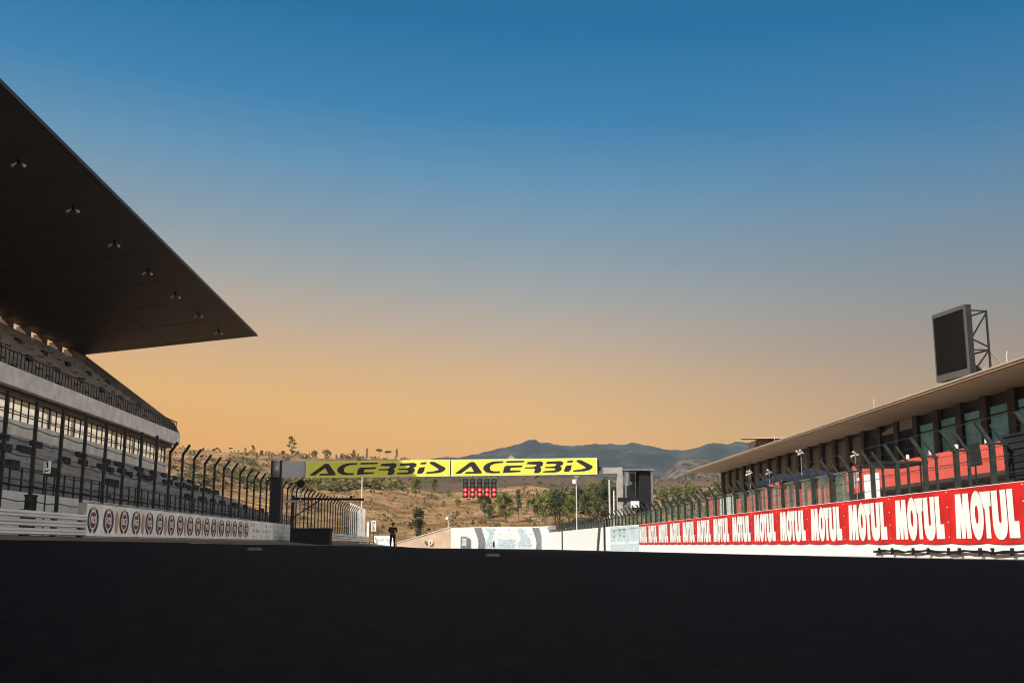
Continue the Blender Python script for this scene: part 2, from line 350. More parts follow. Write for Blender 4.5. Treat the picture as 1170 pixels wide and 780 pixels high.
MT = [(-900, 110), (-400, 125), (-227.2, 136.9), (-158.2, 156.2), (-71.3, 168.7), (-27.7, 175.8), (51.1, 193.6), (104.0, 206.2), (122, 209), (130, 214), (142, 213.5), (150, 209.5), (165.8, 208.2), (210.0, 204.8), (281.0, 206.9), (325, 207.5), (338, 211.5), (350, 210), (369.9, 205.5), (405.3, 196.8), (446.3, 193.4), (476.8, 198.8), (512.9, 207.8), (549.1, 215.1), (602.9, 213.5), (648.2, 219.1), (747.1, 210.6), (927.8, 198.8), (1500, 175)]
range_mesh('mountain_range', MT, 1150, 2200, 3000, forest_m, -1000, 1500, 5, 18, .006)

# ------------------------------------------------------------------ grandstand (left)
YE, YB = 107.9, -42.0
gs = thing('grandstand', 'long concrete grandstand with a huge dark cantilever roof left of the track', 'grandstand', (-28, 40, .5))
mb = MB()   # roof: wedge that thickens towards the back
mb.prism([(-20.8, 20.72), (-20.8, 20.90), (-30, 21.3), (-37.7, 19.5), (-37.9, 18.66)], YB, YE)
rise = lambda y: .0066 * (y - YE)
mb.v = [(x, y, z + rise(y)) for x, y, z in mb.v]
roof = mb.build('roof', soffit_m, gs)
mb = MB()
for y in rng(-34, 106.5, 18): mb.bar((-20.95, y, 20.70), (-37.3, y, 18.70), .03, .012)
mb.bar((-29, YB + .3, 19.71), (-29, YE - .2, 19.71), .04, .03)
mb.v = [(x, y, z + rise(y)) for x, y, z in mb.v]
mb.build('soffit_seam', brown_dark, roof)
mb = MB(); mb.box(-20.80, -20.70, YB, YE + .1, 20.70, 20.92); mb.v = [(x, y, z + rise(y)) for x, y, z in mb.v]; mb.build('roof_edge', print_black, roof)
# upper tier
mb = MB(); N = 12; top = []
for i in range(N):
    x0 = -28.4 - i * .75; z0 = 11.0 + i * .55; top += [(x0, z0), (x0 - .75, z0)]
prof = [(-28.4, 9.9)] + top + [(-37.4, 17.6), (-37.4, 17.2), (-30.0, 11.6), (-29.4, 9.9)]
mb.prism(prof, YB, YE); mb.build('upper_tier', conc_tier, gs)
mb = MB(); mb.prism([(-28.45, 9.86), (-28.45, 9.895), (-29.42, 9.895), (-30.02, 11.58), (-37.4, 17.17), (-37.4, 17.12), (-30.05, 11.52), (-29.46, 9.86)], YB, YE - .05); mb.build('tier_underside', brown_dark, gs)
mb = MB(); mb.prism([(-27.9, 11.1), (-28.4, 12.0), (-37.9, 19.0), (-37.9, 17.6), (-28.4, 10.6)], YE + .004, YE + .25); mb.build('end_parapet', conc_dark, gs)
mb = MB()
for i in range(N):
    x0 = -28.75 - i * .75; z0 = 11.0 + i * .55
    y = YB + 2
    while y < YE - 1:
        ln = min(6.8, YE - 1 - y)
        mb.box(x0 - .10, x0 + .02, y, y + ln, z0 + .25, z0 + .62); y += 7.9
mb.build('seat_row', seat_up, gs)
mb = MB(); mb.box(-28.4, -27.8, YB, YE + .15, 9.86, 11.02)
for y in rng(-38, 104, 18): mb.box(-27.81, -27.795, y, y + .03, 9.9, 11.0)
mb.build('fascia', conc_pale, gs)
mb = MB()
for y in rng(20, YE - .2, 145): mb.box(-28.14, -28.09, y, y + .05, 11.12, 12.05)
mb.box(-28.16, -28.07, 20, YE, 12.05, 12.12); mb.build('upper_railing', steel_dark, gs)
for y in rng(40, 104, 12):
    for i in (3, 7):
        x0 = -28.7 - i * .75; z0 = 11.0 + i * .55
        MB().box(x0 - .3, x0, y + .4 * (i % 2), y + .9 + .4 * (i % 2), z0 + .5, z0 + .85).build('stair_rail', black_m, gs)
for y in rng(30, 104.3, 20):
    MB().box(-38.0, -37.2, y - .6, (y + .6 if y < 102 else YE + .2), 17.2, 18.5 + rise(y) * .5).build('pier', brown_pier, gs)  # last pier is stretched to the end to block sun from the end parapet
mb = MB(); mb.box(-37.9, -37.5, YB, YE, 17.25, 17.95); mb.build('back_parapet', tan_wall, gs)
# lower tier
mb = MB(); N = 22; prof = [(-16.6, -.2), (-16.6, 2.15)]
LS = .385
for i in range(N):
    x0 = -17.0 - i * .535; z0 = 2.35 + i * .535 * LS; prof += [(x0, z0), (x0 - .535, z0)]
prof += [(-28.9, 6.5), (-28.9, -.2)]
mb.prism(prof, YB, YE); lt = mb.build('lower_tier', conc_tier2, gs)
mb = MB()
for i in range(N):
    x0 = -17.3 - i * .535; z0 = 2.35 + i * .535 * LS; y = YB + 1
    while y < YE - .8:
        ln = min(6.3, YE - .8 - y); mb.box(x0 - .09, x0 + .02, y, y + ln, z0 + .12, z0 + .40); y += 7.4
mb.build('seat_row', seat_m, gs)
rr = random.Random(3)
for y in rng(38, 104, 16):
    for i in (3, 10, 11, 16):
        if rr.random() < .8:
            x0 = -17.2 - i * .535; z0 = 2.35 + i * .535 * LS; yy = y + rr.uniform(-.8, .8)
            MB().box(x0 - .25, x0, yy, yy + rr.uniform(.6, 1.8), z0 + .35, z0 + .72).build('stair_rail', black_m, gs)
mb = MB(); mb.box(-16.58, -16.35, YB, YE, .3, 2.1); mb.build('front_wall', vinyl_white, gs)
mb = MB()
for y in rng(24, YE, 76): mb.box(-16.49, -16.43, y, y + .06, 2.1, 3.0)
for z in (2.55, 3.0): mb.box(-16.48, -16.44, 24, YE, z - .02, z + .02)
mb.build('front_railing', steel_dark, gs)
mb = MB(); mb.box(-29.2, -28.95, YB, YE, 6.3, 8.15); mb.build('concourse_wall', conc_pale, gs)
MB().box(-29.3, -28.45, YB, YE - .05, 9.55, 9.855).build('edge_beam', brown_dark, gs)
mb = MB()
for k, y in enumerate(rng(40, YE - .3, 54)):
    wd = .16 if k % 4 == 0 else .05; mb.box(-29.16, -29.0, y, y + wd, 8.15, 9.55)
mb.box(-29.14, -29.02, 20, YE, 9.26, 9.30); mb.box(-29.14, -29.02, 20, YE, 8.55, 8.59)
mb.build('window_frame', steel_dark, gs)
fg = bpy.data.materials.new('frosted_glass'); fg.use_nodes = True; q = fg.node_tree.nodes; b = q['Principled BSDF']; b.inputs['Base Color'].default_value = (.80, .78, .70, 1); b.inputs['Roughness'].default_value = .5
tl = q.new('ShaderNodeBsdfTranslucent'); tl.inputs[0].default_value = (.84, .79, .70, 1); ms = q.new('ShaderNodeMixShader'); ms.inputs[0].default_value = .75
fg.node_tree.links.new(b.outputs[0], ms.inputs[1]); fg.node_tree.links.new(tl.outputs[0], ms.inputs[2]); fg.node_tree.links.new(ms.outputs[0], q['Material Output'].inputs[0])
MB().box(-29.11, -29.09, YB, YE - .4, 8.16, 9.54).build('glazing', fg, gs)
for y in rng(32, 107.0, 5): MB().box(-30.0, -29.5, y, y + .5, .3, 11.5).build('column', conc_dark, gs)
for y in rng(32, 107.0, 5): MB().box(-36.7, -36.2, y, y + .5, .3, 16.3).build('column', conc_dark, gs)
mb = MB(); mb.bar((-37.44, YE - .4, 18.72), (-37.1, YE + .2, 18.2), .12); mb.bar((-37.1, YE + .2, 18.2), (-36.7, YE + .2, 17.9), .1); mb.build('roof_bracket', steel_dark, gs)

# speakers hanging from the roof
base = None
for k, (y, z) in enumerate([(55.54, 20.07), (63.63, 20.13), (71.43, 20.26), (79.23, 20.29), (87.17, 20.45), (94.89, 20.46), (102.87, 20.6)]):
    zt = 20.72 - (23.4 - 20.8) * .1205 + rise(y)
    lab = '%s of the seven twin horn speakers hanging under the dark roof' % ['leftmost and nearest', 'second from the left', 'third from the left', 'middle', 'third from the roof tip', 'second from the roof tip', 'last, at the roof tip,'][k]
    if base is None:
        base = thing('horn_speaker', lab, 'loudspeaker', (-23.4, y, zt), 'horn speakers under the grandstand roof')
        MB().box(-23.48, -23.32, y - .08, y + .08, zt - .42, zt + .02).build('bracket', steel_dark, base)
        for dx, dy in ((.42, -.25), (-.42, -.25)):
            mb = MB(); mb.tube([(-23.4 + dx * .2, y, zt - .30), (-23.4 + dx * .6, y + dy * .3, zt - .40), (-23.4 + dx * 1.0, y + dy * .6, zt - .58)], [.04, .06, .15], 10)
            mb.build('horn', horn_m, base, True)
        base.scale = (.8, .8, .8)
    else: dup(base, (-23.4, y, zt), lab, 0, .8)

# ------------------------------------------------------------------ left trackside: guardrail, wall, banners, fence
def zl(y): return .44 + .0033 * (min(y, 120) - 30) * (1 if y > 30 else 1)
def guardrail(y0, y1, x, label, nr=3, x2=None):
    x2 = x if x2 is None else x2
    t = thing('guardrail', label, 'guardrail', (x, y0, zl(y0)), 'white steel guardrails')
    for k in range(nr):
        mb = MB(); prof = [(0, 0), (.05, .03), (.05, .075), (0, .10), (.05, .125), (.05, .17), (0, .20)]
        z = .0 + k * .245
        n = len(prof); ys = rng(y0, y1, 10)
        for y in ys:
            f = (y - y0) / (y1 - y0)
            for dx, dz in prof: mb.v.append((x + (x2 - x) * f + dx * 1.2, y, zl(y) + z + dz))
        mb.f = [(j * n + i, j * n + i + 1, (j + 1) * n + i + 1, (j + 1) * n + i) for j in range(10) for i in range(n - 1)]
        mb.build('rail', armco_m, t)
    for y in rng(y0 + .3, y1 - .3, max(2, int((y1 - y0) / 2.2))):
        f = (y - y0) / (y1 - y0); xx = x + (x2 - x) * f
        MB().box(xx - .16, xx - .02, y, y + .1, zl(y) - .1, zl(y) + .72).build('post', steel_dark, t)
    return t
guardrail(20, 37.2, -12.5, 'three-rail white guardrail at the far left below the grandstand')
guardrail(81.8, 92, -12.1, 'short white guardrail behind the black box beyond the gantry leg')
guardrail(94, 150, -12.0, 'long white guardrail in sun at the far end of the left fence', 3, -12.6)
mb = MB(); ys = rng(37.35, 81.0, 20)
for y in ys: mb.v += [(-12.82, y, zl(y) - .2), (-12.56, y, zl(y) - .2), (-12.56, y, zl(y) + 1.10), (-12.82, y, zl(y) + 1.10)]
for j in range(20):
    for i in range(4): mb.f.append((j * 4 + i, j * 4 + (i + 1) % 4, j * 4 + 4 + (i + 1) % 4, j * 4 + 4 + i))
mb.f += [(3, 2, 1, 0), (80, 81, 82, 83)]
single(mb, 'concrete_wall', conc, 'low concrete barrier wall behind the round-logo banners on the left', 'barrier wall')

def ell(cx, cy, rx, ry, n=28, a0=0, a1=2 * math.pi): return [(cx + rx * math.cos(a0 + (a1 - a0) * k / n), cy + ry * math.sin(a0 + (a1 - a0) * k / n)) for k in range(n)]
def arc_band(cx, cy, ro, ri, a0, a1, n=20, sx=1.0):
    o = [(cx + sx * ro * math.cos(a0 + (a1 - a0) * k / n), cy + ro * math.sin(a0 + (a1 - a0) * k / n)) for k in range(n + 1)]
    i = [(cx + sx * ri * math.cos(a0 + (a1 - a0) * k / n), cy + ri * math.sin(a0 + (a1 - a0) * k / n)) for k in range(n + 1)]
    return o + i[::-1]
LX = -12.52
def logo(t, yc, parent):
    zc = zl(yc) + .535; ux, uy = (0, 1, 0), (0, 0, 1); SX = 1.22
    mb = MB(); mb.keep = 1
    mb.flat([arc_band(0, 0, .46, .325, R(-78), R(58), 20, SX)], (LX + .012, yc, zc), ux, uy)
    mb.flat([arc_band(0, 0, .46, .325, R(122), R(258), 20, SX)], (LX + .012, yc, zc), ux, uy)
    mb.build('ring', print_black, parent)
    mb = MB(); mb.keep = 1; mb.flat([arc_band(0, 0, .44, .345, R(62), R(118), 8, SX)], (LX + .012, yc, zc), ux, uy); mb.build('ring_cap', grey_print, parent)
    mb = MB(); mb.keep = 1; mb.flat([ell(0, 0, .26 * SX, .27)], (LX + .012, yc, zc), ux, uy); d = mb.build('disc', maroon, parent)
    mb = MB(); mb.keep = 1; o = (LX + .016, yc, zc)
    mb.flat([[(-.25, -.11), (-.19, -.11), (-.19, -.02), (-.14, -.02), (-.10, -.11), (-.035, -.11), (-.08, -.01), (-.05, .03), (-.05, .08), (-.09, .12), (-.25, .12)], [(-.19, .03), (-.19, .075), (-.11, .075), (-.11, .03)]], o, ux, uy)
    mb.flat([[(.0, -.11), (.22, -.11), (.25, -.07), (.25, .08), (.22, .12), (.0, .12)], [(.065, -.06), (.065, .07), (.18, .07), (.18, -.06)]], o, ux, uy)
    mb.build('lettering', vinyl_white, d)
edges = [37.35, 38.95]
while edges[-1] < 66: edges.append(edges[-1] + 3.30)
edges = edges[:10]
for k in range(len(edges) - 1):
    a, b_ = edges[k] + .02, edges[k + 1] - .02
    lab = '%s banner with round maroon badges on the left wall, counted from the guardrail end' % ORD[k]
    if k == 0: lab = 'narrow banner with a single round maroon badge, next to the white guardrail'
    t = thing('badge_banner', lab, 'advertising banner', (LX, (a + b_) / 2, zl(a)), 'white badge banners on the left wall')
    mb = MB(); mb.hexa([(LX - .03, a, zl(a)), (LX, a, zl(a)), (LX, b_, zl(b_)), (LX - .03, b_, zl(b_)), (LX - .03, a, zl(a) + 1.07), (LX, a, zl(a) + 1.07), (LX, b_, zl(b_) + 1.07), (LX - .03, b_, zl(b_) + 1.07)])
    mb.build('panel', vinyl_grey, t)
    for yc in ([a + .62] if k == 0 else [a + .65, b_ - .80]):
        logo(t, yc, t)
    if k:
        mb = MB(); mb.keep = 1; yc = (a + b_) / 2 - .05; mb.flat([ell(0, 0, .20, .40)], (LX + .012, yc, zl(yc) + .50), (0, 1, 0), (0, 0, 1)); mb.build('tan_oval', tan_print, t)
    MB().box(LX - .02, LX + .03, a, b_ - .2, zl(a) + 1.11, zl(a) + 1.135).build('top_batten', steel_grey, t)
YL = edges[-1]
for k, (a, b_) in enumerate([(YL + .05, 73.6), (73.9, 80.9)]):
    t = thing('marked_banner', ['pale banner with small dark marks after the last round badge', 'last pale banner on the left wall, with dark blotches, beside the gantry leg'][k], 'advertising banner', (LX, (a + b_) / 2, zl(a)), 'pale banners at the wall end')
    mb = MB(); mb.hexa([(LX - .03, a, zl(a)), (LX, a, zl(a)), (LX, b_, zl(b_)), (LX - .03, b_, zl(b_)), (LX - .03, a, zl(a) + 1.07), (LX, a, zl(a) + 1.07), (LX, b_, zl(b_) + 1.07), (LX - .03, b_, zl(b_) + 1.07)])
    mb.build('panel', [vinyl_grey, M('pale_grey_green', (.56, .60, .60), .6)][k], t)
    mb = MB(); mb.keep = 1; rr = random.Random(k)
    for j in range(9):
        for i in range(3):
            if rr.random() < .55: mb.flat([ell(0, 0, rr.uniform(.10, .28), rr.uniform(.05, .13), 9)], (LX + .01, a + .6 + j * (b_ - a - 1) / 9, zl(a) + .18 + i * .33), (0, 1, 0), (0, 0, 1))
    mb.build('print', grey_print, t)

# catch fence (left): bent posts, wires, mesh
POST_H = [(32.06, 4.53), (34.44, 4.45), (36.6, 4.56), (39.07, 4.55), (41.37, 4.59), (43.61, 4.63), (45.86, 4.69), (48.63, 4.77), (50.98, 4.8), (53.21, 4.93), (57.99, 4.86), (90, 5.0), (143, 4.95)]
def fence_left(y0, y1, step, label, wires):
    t = thing('catch_fence', label, 'catch fence', (-13.5, y0, zl(y0)), 'bent-post catch fences on the left')
    y = y0
    while y <= y1:
        w_ = .11; straight = y < 50; ht = interp(POST_H, y) + (.12 if straight else -.44) + random.uniform(-.04, .04)
        mb = MB(); mb.box(-13.5 - .05, -13.5 + .05, y - w_ / 2, y + w_ / 2, zl(y) - .3, ht)
        straight or mb.bar((-13.5, y, ht - .03), (-13.19, y, ht + .44), .11, .11)
        mb.build('post', steel_dark, t); y += step
    mb = MB()
    for z in wires:
        pts = []; y = y0
        while y < y1:
            for f in (0, .5): pts.append((-13.40, y + f * step, z - (.05 if f else 0)))
            y += step
        mb.tube(pts, .016, 4, False)
    if y0 > 50:
        for dx, dz in ((.16, 4.76), (.30, 4.96)): mb.tube([(-13.5 + dx, y0, dz), (-13.5 + dx, y1, dz)], .014, 4, False)
    mb.build('wire', steel_dark, t)
    mb = MB(); mb.add([(-13.44, y0, 1.0), (-13.44, y1, 1.0), (-13.44, y1, 4.4), (-13.44, y0, 4.1)], [(0, 1, 2, 3)]); mb.build('mesh', mesh_dark if y0 < 50 else mesh_dense, t)
fence_left(21.27, 76.1, 2.283, 'tall dark catch fence with bent post tops before the gantry', [1.5, 1.95, 2.4, 2.85, 3.3, 3.7, 4.1])
fence_left(80.4, 143, 2.283, 'tall dark catch fence continuing beyond the yellow gantry', [1.6, 2.6, 3.6])
t = thing('slat_fence', 'sunlit white slatted fence section at the far end of the left fence', 'fence', (-13.6, 141.8, 1))
for k in range(6):
    f0, f1 = k / 6, (k + 1) / 6; x0, x1 = -14.55 + 1.96 * f0, -14.55 + 1.96 * f1 - .03; y0, y1 = 141.6 + .5 * f0, 141.6 + .5 * f1
    zt = 5.75 - .85 * (f0 + f1) / 2
    MB().hexa([(x0, y0, 1.3), (x1, y1, 1.3), (x1, y1 + .06, 1.3), (x0, y0 + .06, 1.3), (x0, y0, zt), (x1, y1, zt - .1), (x1, y1 + .06, zt - .1), (x0, y0 + .06, zt)]).build('slat', vinyl_white, t)
# number board on a thin pole, dark bin
t = thing('number_board', 'small white board with a black 1 on a thin pole behind the left fence', 'number board', (-13.4, 36, .5))
MB().tube([(-13.42, 36, .4), (-13.42, 36, 2.75)], .025, 6).build('pole', steel_dark, t)
MB().box(-13.52, -13.30, 35.92, 35.96, 2.42, 2.82).build('board', vinyl_white, t)
mb = MB(); mb.keep = 1; mb.flat([[(-.02, .02), (.03, .02), (.03, .20), (-.02, .20), (-.05, .165), (-.05, .14), (-.02, .155)]], (-13.40, 35.912, 2.58), (1, 0, 0), (0, 0, 1))
mb.flat([[(-.06, .0), (.07, .04), (.07, .085), (-.06, .045)]], (-13.41, 35.912, 2.46), (1, 0, 0), (0, 0, 1))
mb.build('numeral', print_black, t)
mb = MB(); mb.box(-14.14, -13.90, 36.2, 36.6, .5, 1.70); mb.box(-14.16, -13.88, 36.18, 36.62, 1.70, 1.76); single(mb, 'equipment_case', black_m, 'black case standing on the verge behind the second fence post', 'case')

# ------------------------------------------------------------------ gantry, banners, start lights
GY = 78.0
g = thing('start_gantry', 'dark steel start gantry spanning the track', 'gantry', (0, GY, 0))
MB().box(-13.62, -12.86, GY, GY + .8, .2, 6.12).build('column', steel_dark, g)
mb = MB(); mb.tube([(-13.24, GY - .06, 4.9), (-13.24, GY - .06, 6.1)], .26, 12); mb.build('drum', steel_grey, g, True)
MB().hexa([(-12.9, GY + .16, 5.05), (9.6, GY + .16, 5.34), (9.6, GY + .7, 5.34), (-12.9, GY + .7, 5.05), (-12.9, GY + .16, 5.9), (9.6, GY + .16, 6.22), (9.6, GY + .7, 6.22), (-12.9, GY + .7, 5.9)]).build('beam', steel_dark, g)
MB().box(9.6, 11.25, GY + .2, GY + .6, 5.26, 5.70).build('arm', booth_tan, g)
MB().box(9.42, 9.72, GY + .1, GY + .5, 5.45, 5.75).build('joint', steel_dark, g)
MB().box(10.90, 11.28, GY + .15, GY + .65, 0, 5.72).build('column', booth_tan, g)
def gz_top(x): return 6.04 + (x + 11.16) * .0155
def slab_on_gantry(name, mat, x0, x1, d, parent, y=GY):
    a, b_ = gz_top(x0), gz_top(x1)
    return MB().hexa([(x0, y, a - d), (x1, y, b_ - d), (x1, y + .12, b_ - d), (x0, y + .12, a - d), (x0, y, a), (x1, y, b_), (x1, y + .12, b_), (x0, y + .12, a)]).build(name, mat, parent)
slab_on_gantry('blank_panel', M('blank_grey_panel', (.46, .45, .47), .6, var=.05), -12.84, -11.20, 1.10, g)
AC = []
def c1(*p): return [((cx / 13 - 1) / 168, (270 - cy) / 148) for cx, cy in p]
def c2(*p): return [((79 + cx / 13) / 168, (275 - cy) / 150) for cx, cy in p]
AC.append(c1((65, 270), (75, 258), (280, 132), (300, 126), (340, 126), (358, 136), (460, 252), (452, 270), (208, 270), (222, 250), (345, 247), (298, 180), (150, 268)))
AC.append(c1((780, 121), (780, 141), (660, 148), (600, 168), (580, 190), (580, 215), (598, 236), (640, 245), (735, 245), (725, 268), (600, 270), (525, 256), (485, 225), (480, 200), (500, 172), (545, 145), (610, 127), (680, 121)))
AC.append(c1((835, 120), (1095, 118), (1085, 138), (820, 141)))
AC.append(c1((788, 215), (800, 190), (825, 179), (1070, 175), (1055, 199), (900, 203), (885, 215), (882, 236), (1040, 238), (1035, 257), (775, 268)))
AC.append(c2((85, 165), (110, 138), (300, 130), (338, 148), (330, 180), (290, 208), (312, 225), (300, 262), (262, 280), (205, 278), (198, 262), (218, 238), (205, 221), (55, 219), (72, 205), (195, 203), (230, 188), (240, 172)))
AC.append(c2((380, 154), (400, 136), (600, 130), (640, 148), (634, 175), (590, 196), (615, 212), (608, 245), (570, 265), (520, 274), (330, 272), (345, 256), (500, 248), (520, 235), (513, 222), (355, 217), (370, 203), (500, 198), (533, 182), (528, 166), (385, 166)))
AC.append(c2((690, 150), (710, 130), (790, 122), (785, 142), (765, 151)))
AC.append(c2((650, 245), (680, 193), (765, 183), (755, 235), (725, 265), (655, 271)))
AC.append(c2((835, 140), (850, 121), (905, 121), (1075, 195), (1078, 220), (1030, 250), (960, 263), (790, 269), (785, 251), (900, 240), (968, 226), (972, 212)))
def grow(loop, d):                                         # letter outline moved out by d (for the pale edge round each letter)
    n_ = len(loop); A_ = sum(loop[i][0] * loop[(i + 1) % n_][1] - loop[(i + 1) % n_][0] * loop[i][1] for i in range(n_)); s = 1 if A_ > 0 else -1; out = []
    for i in range(n_):
        a, b_, c = Vector(loop[i - 1]), Vector(loop[i]), Vector(loop[(i + 1) % n_])
        e1 = (b_ - a).normalized(); e2 = (c - b_).normalized(); nn = Vector((e1.y, -e1.x)) + Vector((e2.y, -e2.x))
        nn = nn.normalized() if nn.length > .2 else Vector((e1.y, -e1.x))
        out.append(tuple(b_ + nn * d * s))
    return out
for k, (x0, x1, lab) in enumerate([(-11.16, -1.02, 'yellow ACERBIS banner on the left half of the gantry, mostly in shadow'), (-.94, 9.44, 'sunlit yellow ACERBIS banner on the right half of the gantry, over the start lights')]):
    t = thing('gantry_banner', lab, 'advertising banner', ((x0 + x1) / 2, GY - .08, 5.5), 'yellow banners on the gantry')
    slab_on_gantry('panel', halo_m, x0, x1, 1.17, t, GY - .13)
    a, b_ = x0 + .10, x1 - .10
    MB().hexa([(a, GY - .136, gz_top(a) - 1.10), (b_, GY - .136, gz_top(b_) - 1.10), (b_, GY - .132, gz_top(b_) - 1.10), (a, GY - .132, gz_top(a) - 1.10), (a, GY - .136, gz_top(a) - .07), (b_, GY - .136, gz_top(b_) - .07), (b_, GY - .132, gz_top(b_) - .07), (a, GY - .132, gz_top(a) - .07)]).build('face', yellow_m, t)
    wd = x1 - x0; o = (x0 + .04, GY - .142, gz_top(x0) - 1.0); ux = Vector((wd, 0, wd * .0155)); uy = Vector((0, 0, .84))
    mb = MB(); mb.keep = 1
    for lp in AC: mb.flat([lp], o, ux, uy)
    mb.build('lettering', print_black, t)
t = thing('start_lights', 'row of five start light columns, lower halves glowing red, under the gantry', 'start lights', (1.08, GY - .1, 4.9))
mb = MB(); mb.box(-.12, 2.28, GY - .02, GY + .02, 4.22, 4.27); mb.box(.55, .61, GY - .02, GY + .03, 4.8, 5.2); mb.box(1.55, 1.61, GY - .02, GY + .03, 4.8, 5.2); mb.build('rack', steel_dark, t)
for k in range(5):
    xc = .07 + k * .505
    h = MB().box(xc - .165, xc + .165, GY - .16, GY - .03, 3.58, 4.86).build('light_column', black_m, t)
    MB().box(xc - .20, xc + .20, GY - .028, GY - .022, 3.54, 4.93).build('backplate', green_edge, h)
    for j in range(4):
        zc = 3.76 + j * .31
        mb = MB(); mb.tube([(xc, GY - .16, zc), (xc, GY - .185, zc)], [.142, .13], 14); lp = mb.build('lamp', red_lamp if j < 2 else lamp_off, h)
        if j < 2: MB().tube([(xc, GY - .186, zc + .01), (xc, GY - .192, zc + .01)], .06, 10).build('lamp_core', red_core, h)
        mb = MB(); mb.tube([(xc - .15, GY - .2, zc + .1), (xc, GY - .24, zc + .155), (xc + .15, GY - .2, zc + .1)], .012, 4); mb.build('visor', black_m, h)
# boom arm, round sign, black box
t = thing('boom_arm', 'dark post with a long horizontal boom and diagonal brace by the gantry leg', 'boom', (-11.9, 77.5, .4))
MB().box(-12.02, -11.8, 77.4, 77.6, .3, 3.62).build('post', steel_dark, t)
MB().bar((-12.0, 77.5, 3.42), (-7.0, 77.5, 3.38), .16, .16).build('boom', black_m, t)
MB().bar((-11.9, 77.5, 2.1), (-10.0, 77.5, 3.36), .09).build('brace', steel_dark, t)
MB().box(-12.4, -11.2, 77.35, 77.41, 3.16, 3.30).build('bracket', steel_grey, t)
MB().ball((-7.9, 77.5, 3.55), .10).build('lamp', black_m, t)
t = thing('round_sign', 'round black disc on a thin pole beside the gantry leg', 'sign', (-11.35, 77.1, .4))
MB().tube([(-11.35, 77.1, .3), (-11.35, 77.1, 4.1)], .04, 6).build('pole', steel_grey, t)
MB().tube([(-11.35, 77.02, 4.44), (-11.35, 77.10, 4.44)], .28, 20).build('disc', black_m, t)
t = thing('black_box', 'large plain black box on the ground at the end of the left wall', 'box', (-10.3, 76, 0))
mb = MB(); mb.box(-11.62, -9.03, 75.2, 76.6, -.1, 1.27); mb.build('body', black_m, t); MB().box(-11.66, -8.99, 75.16, 76.64, 1.27, 1.36).build('lid', black_m, t)
# booth at the right end of the gantry
t = thing('marshal_booth', 'open dark booth on stilts with pale frame beside the right gantry column', 'booth', (12.4, 78.5, 0))
for x in (11.46, 13.34):
    for y in (77.9, 79.7): MB().box(x - .06, x + .06, y - .06, y + .06, -.1, 5.46).build('post', booth_grey, t)
MB().box(11.3, 13.5, 77.75, 79.9, 5.46, 5.58).build('roof', booth_grey, t)
MB().box(12.45, 13.27, 78.0, 79.6, 2.5, 5.4).build('dark_panel', black_m, t)
MB().box(11.55, 12.4, 79.5, 79.6, 2.7, 5.4).build('back_panel', booth_grey, t)
MB().box(11.5, 13.3, 77.95, 79.65, 2.3, 2.42).build('floor', steel_dark, t)
MB().box(10.85, 12.4, 77.7, 77.76, 3.25, 3.55).build('handrail', black_m, t)
mb = MB(); mb.box(11.75, 12.35, 77.60, 77.68, 2.85, 3.30); nb = mb.build('notice', vinyl_white, t)
MB().tube([(11.62, 77.85, 4.4), (11.62, 77.85, 5.35)], .13, 8).build('lamp', booth_grey, t)

# ------------------------------------------------------------------ right: pit wall, banners, fence
def wr(y): return interp([(15, 1.25), (19.4, 1.26), (62.5, 1.36), (74, 1.48), (130, 1.80), (150, 1.85)], y)
mb = MB(); ys = rng(12, 132, 40)
for y in ys: mb.v += [(10.0, y, -.45), (10.35, y, -.45), (10.35, y, wr(y)), (10.0, y, wr(y))]
for j in range(40):
    for i in range(4): mb.f.append((j * 4 + i, j * 4 + 4 + i, j * 4 + 4 + (i + 1) % 4, j * 4 + (i + 1) % 4))
mb.f += [(0, 1, 2, 3), (163, 162, 161, 160)]
single(mb, 'pit_wall', conc_white, 'long white concrete pit wall along the right of the track', 'pit wall')
MOT = []
MOT.append([[(0, 0), (.082, 0), (.09, .38), (.107, 0), (.163, 0), (.18, .36), (.19, 0), (.266, 0), (.25, 1), (.157, 1), (.14, .64), (.122, 1), (.026, 1)]])
MOT.append([ell(.376, .5, .104, .535, 32), ell(.372, .515, .027, .20, 20)])
MOT.append([[(.505, 0), (.578, 0), (.578, .68), (.604, .68), (.604, 1), (.435, 1), (.486, .66), (.505, .62)]])
MOT.append([[(.617, 1), (.617, .26), (.632, .12), (.66, .02), (.70, -.03), (.755, -.03), (.795, .02), (.822, .12), (.836, .26), (.836, 1), (.752, 1), (.752, .36), (.740, .32), (.728, .31), (.717, .33), (.710, .38), (.710, 1)]])
MOT.append([[(.85, 0), (1, 0), (1, .34), (.935, .34), (.935, 1), (.85, 1)]])
RX = 9.985; P = 3.13
red_panel = None
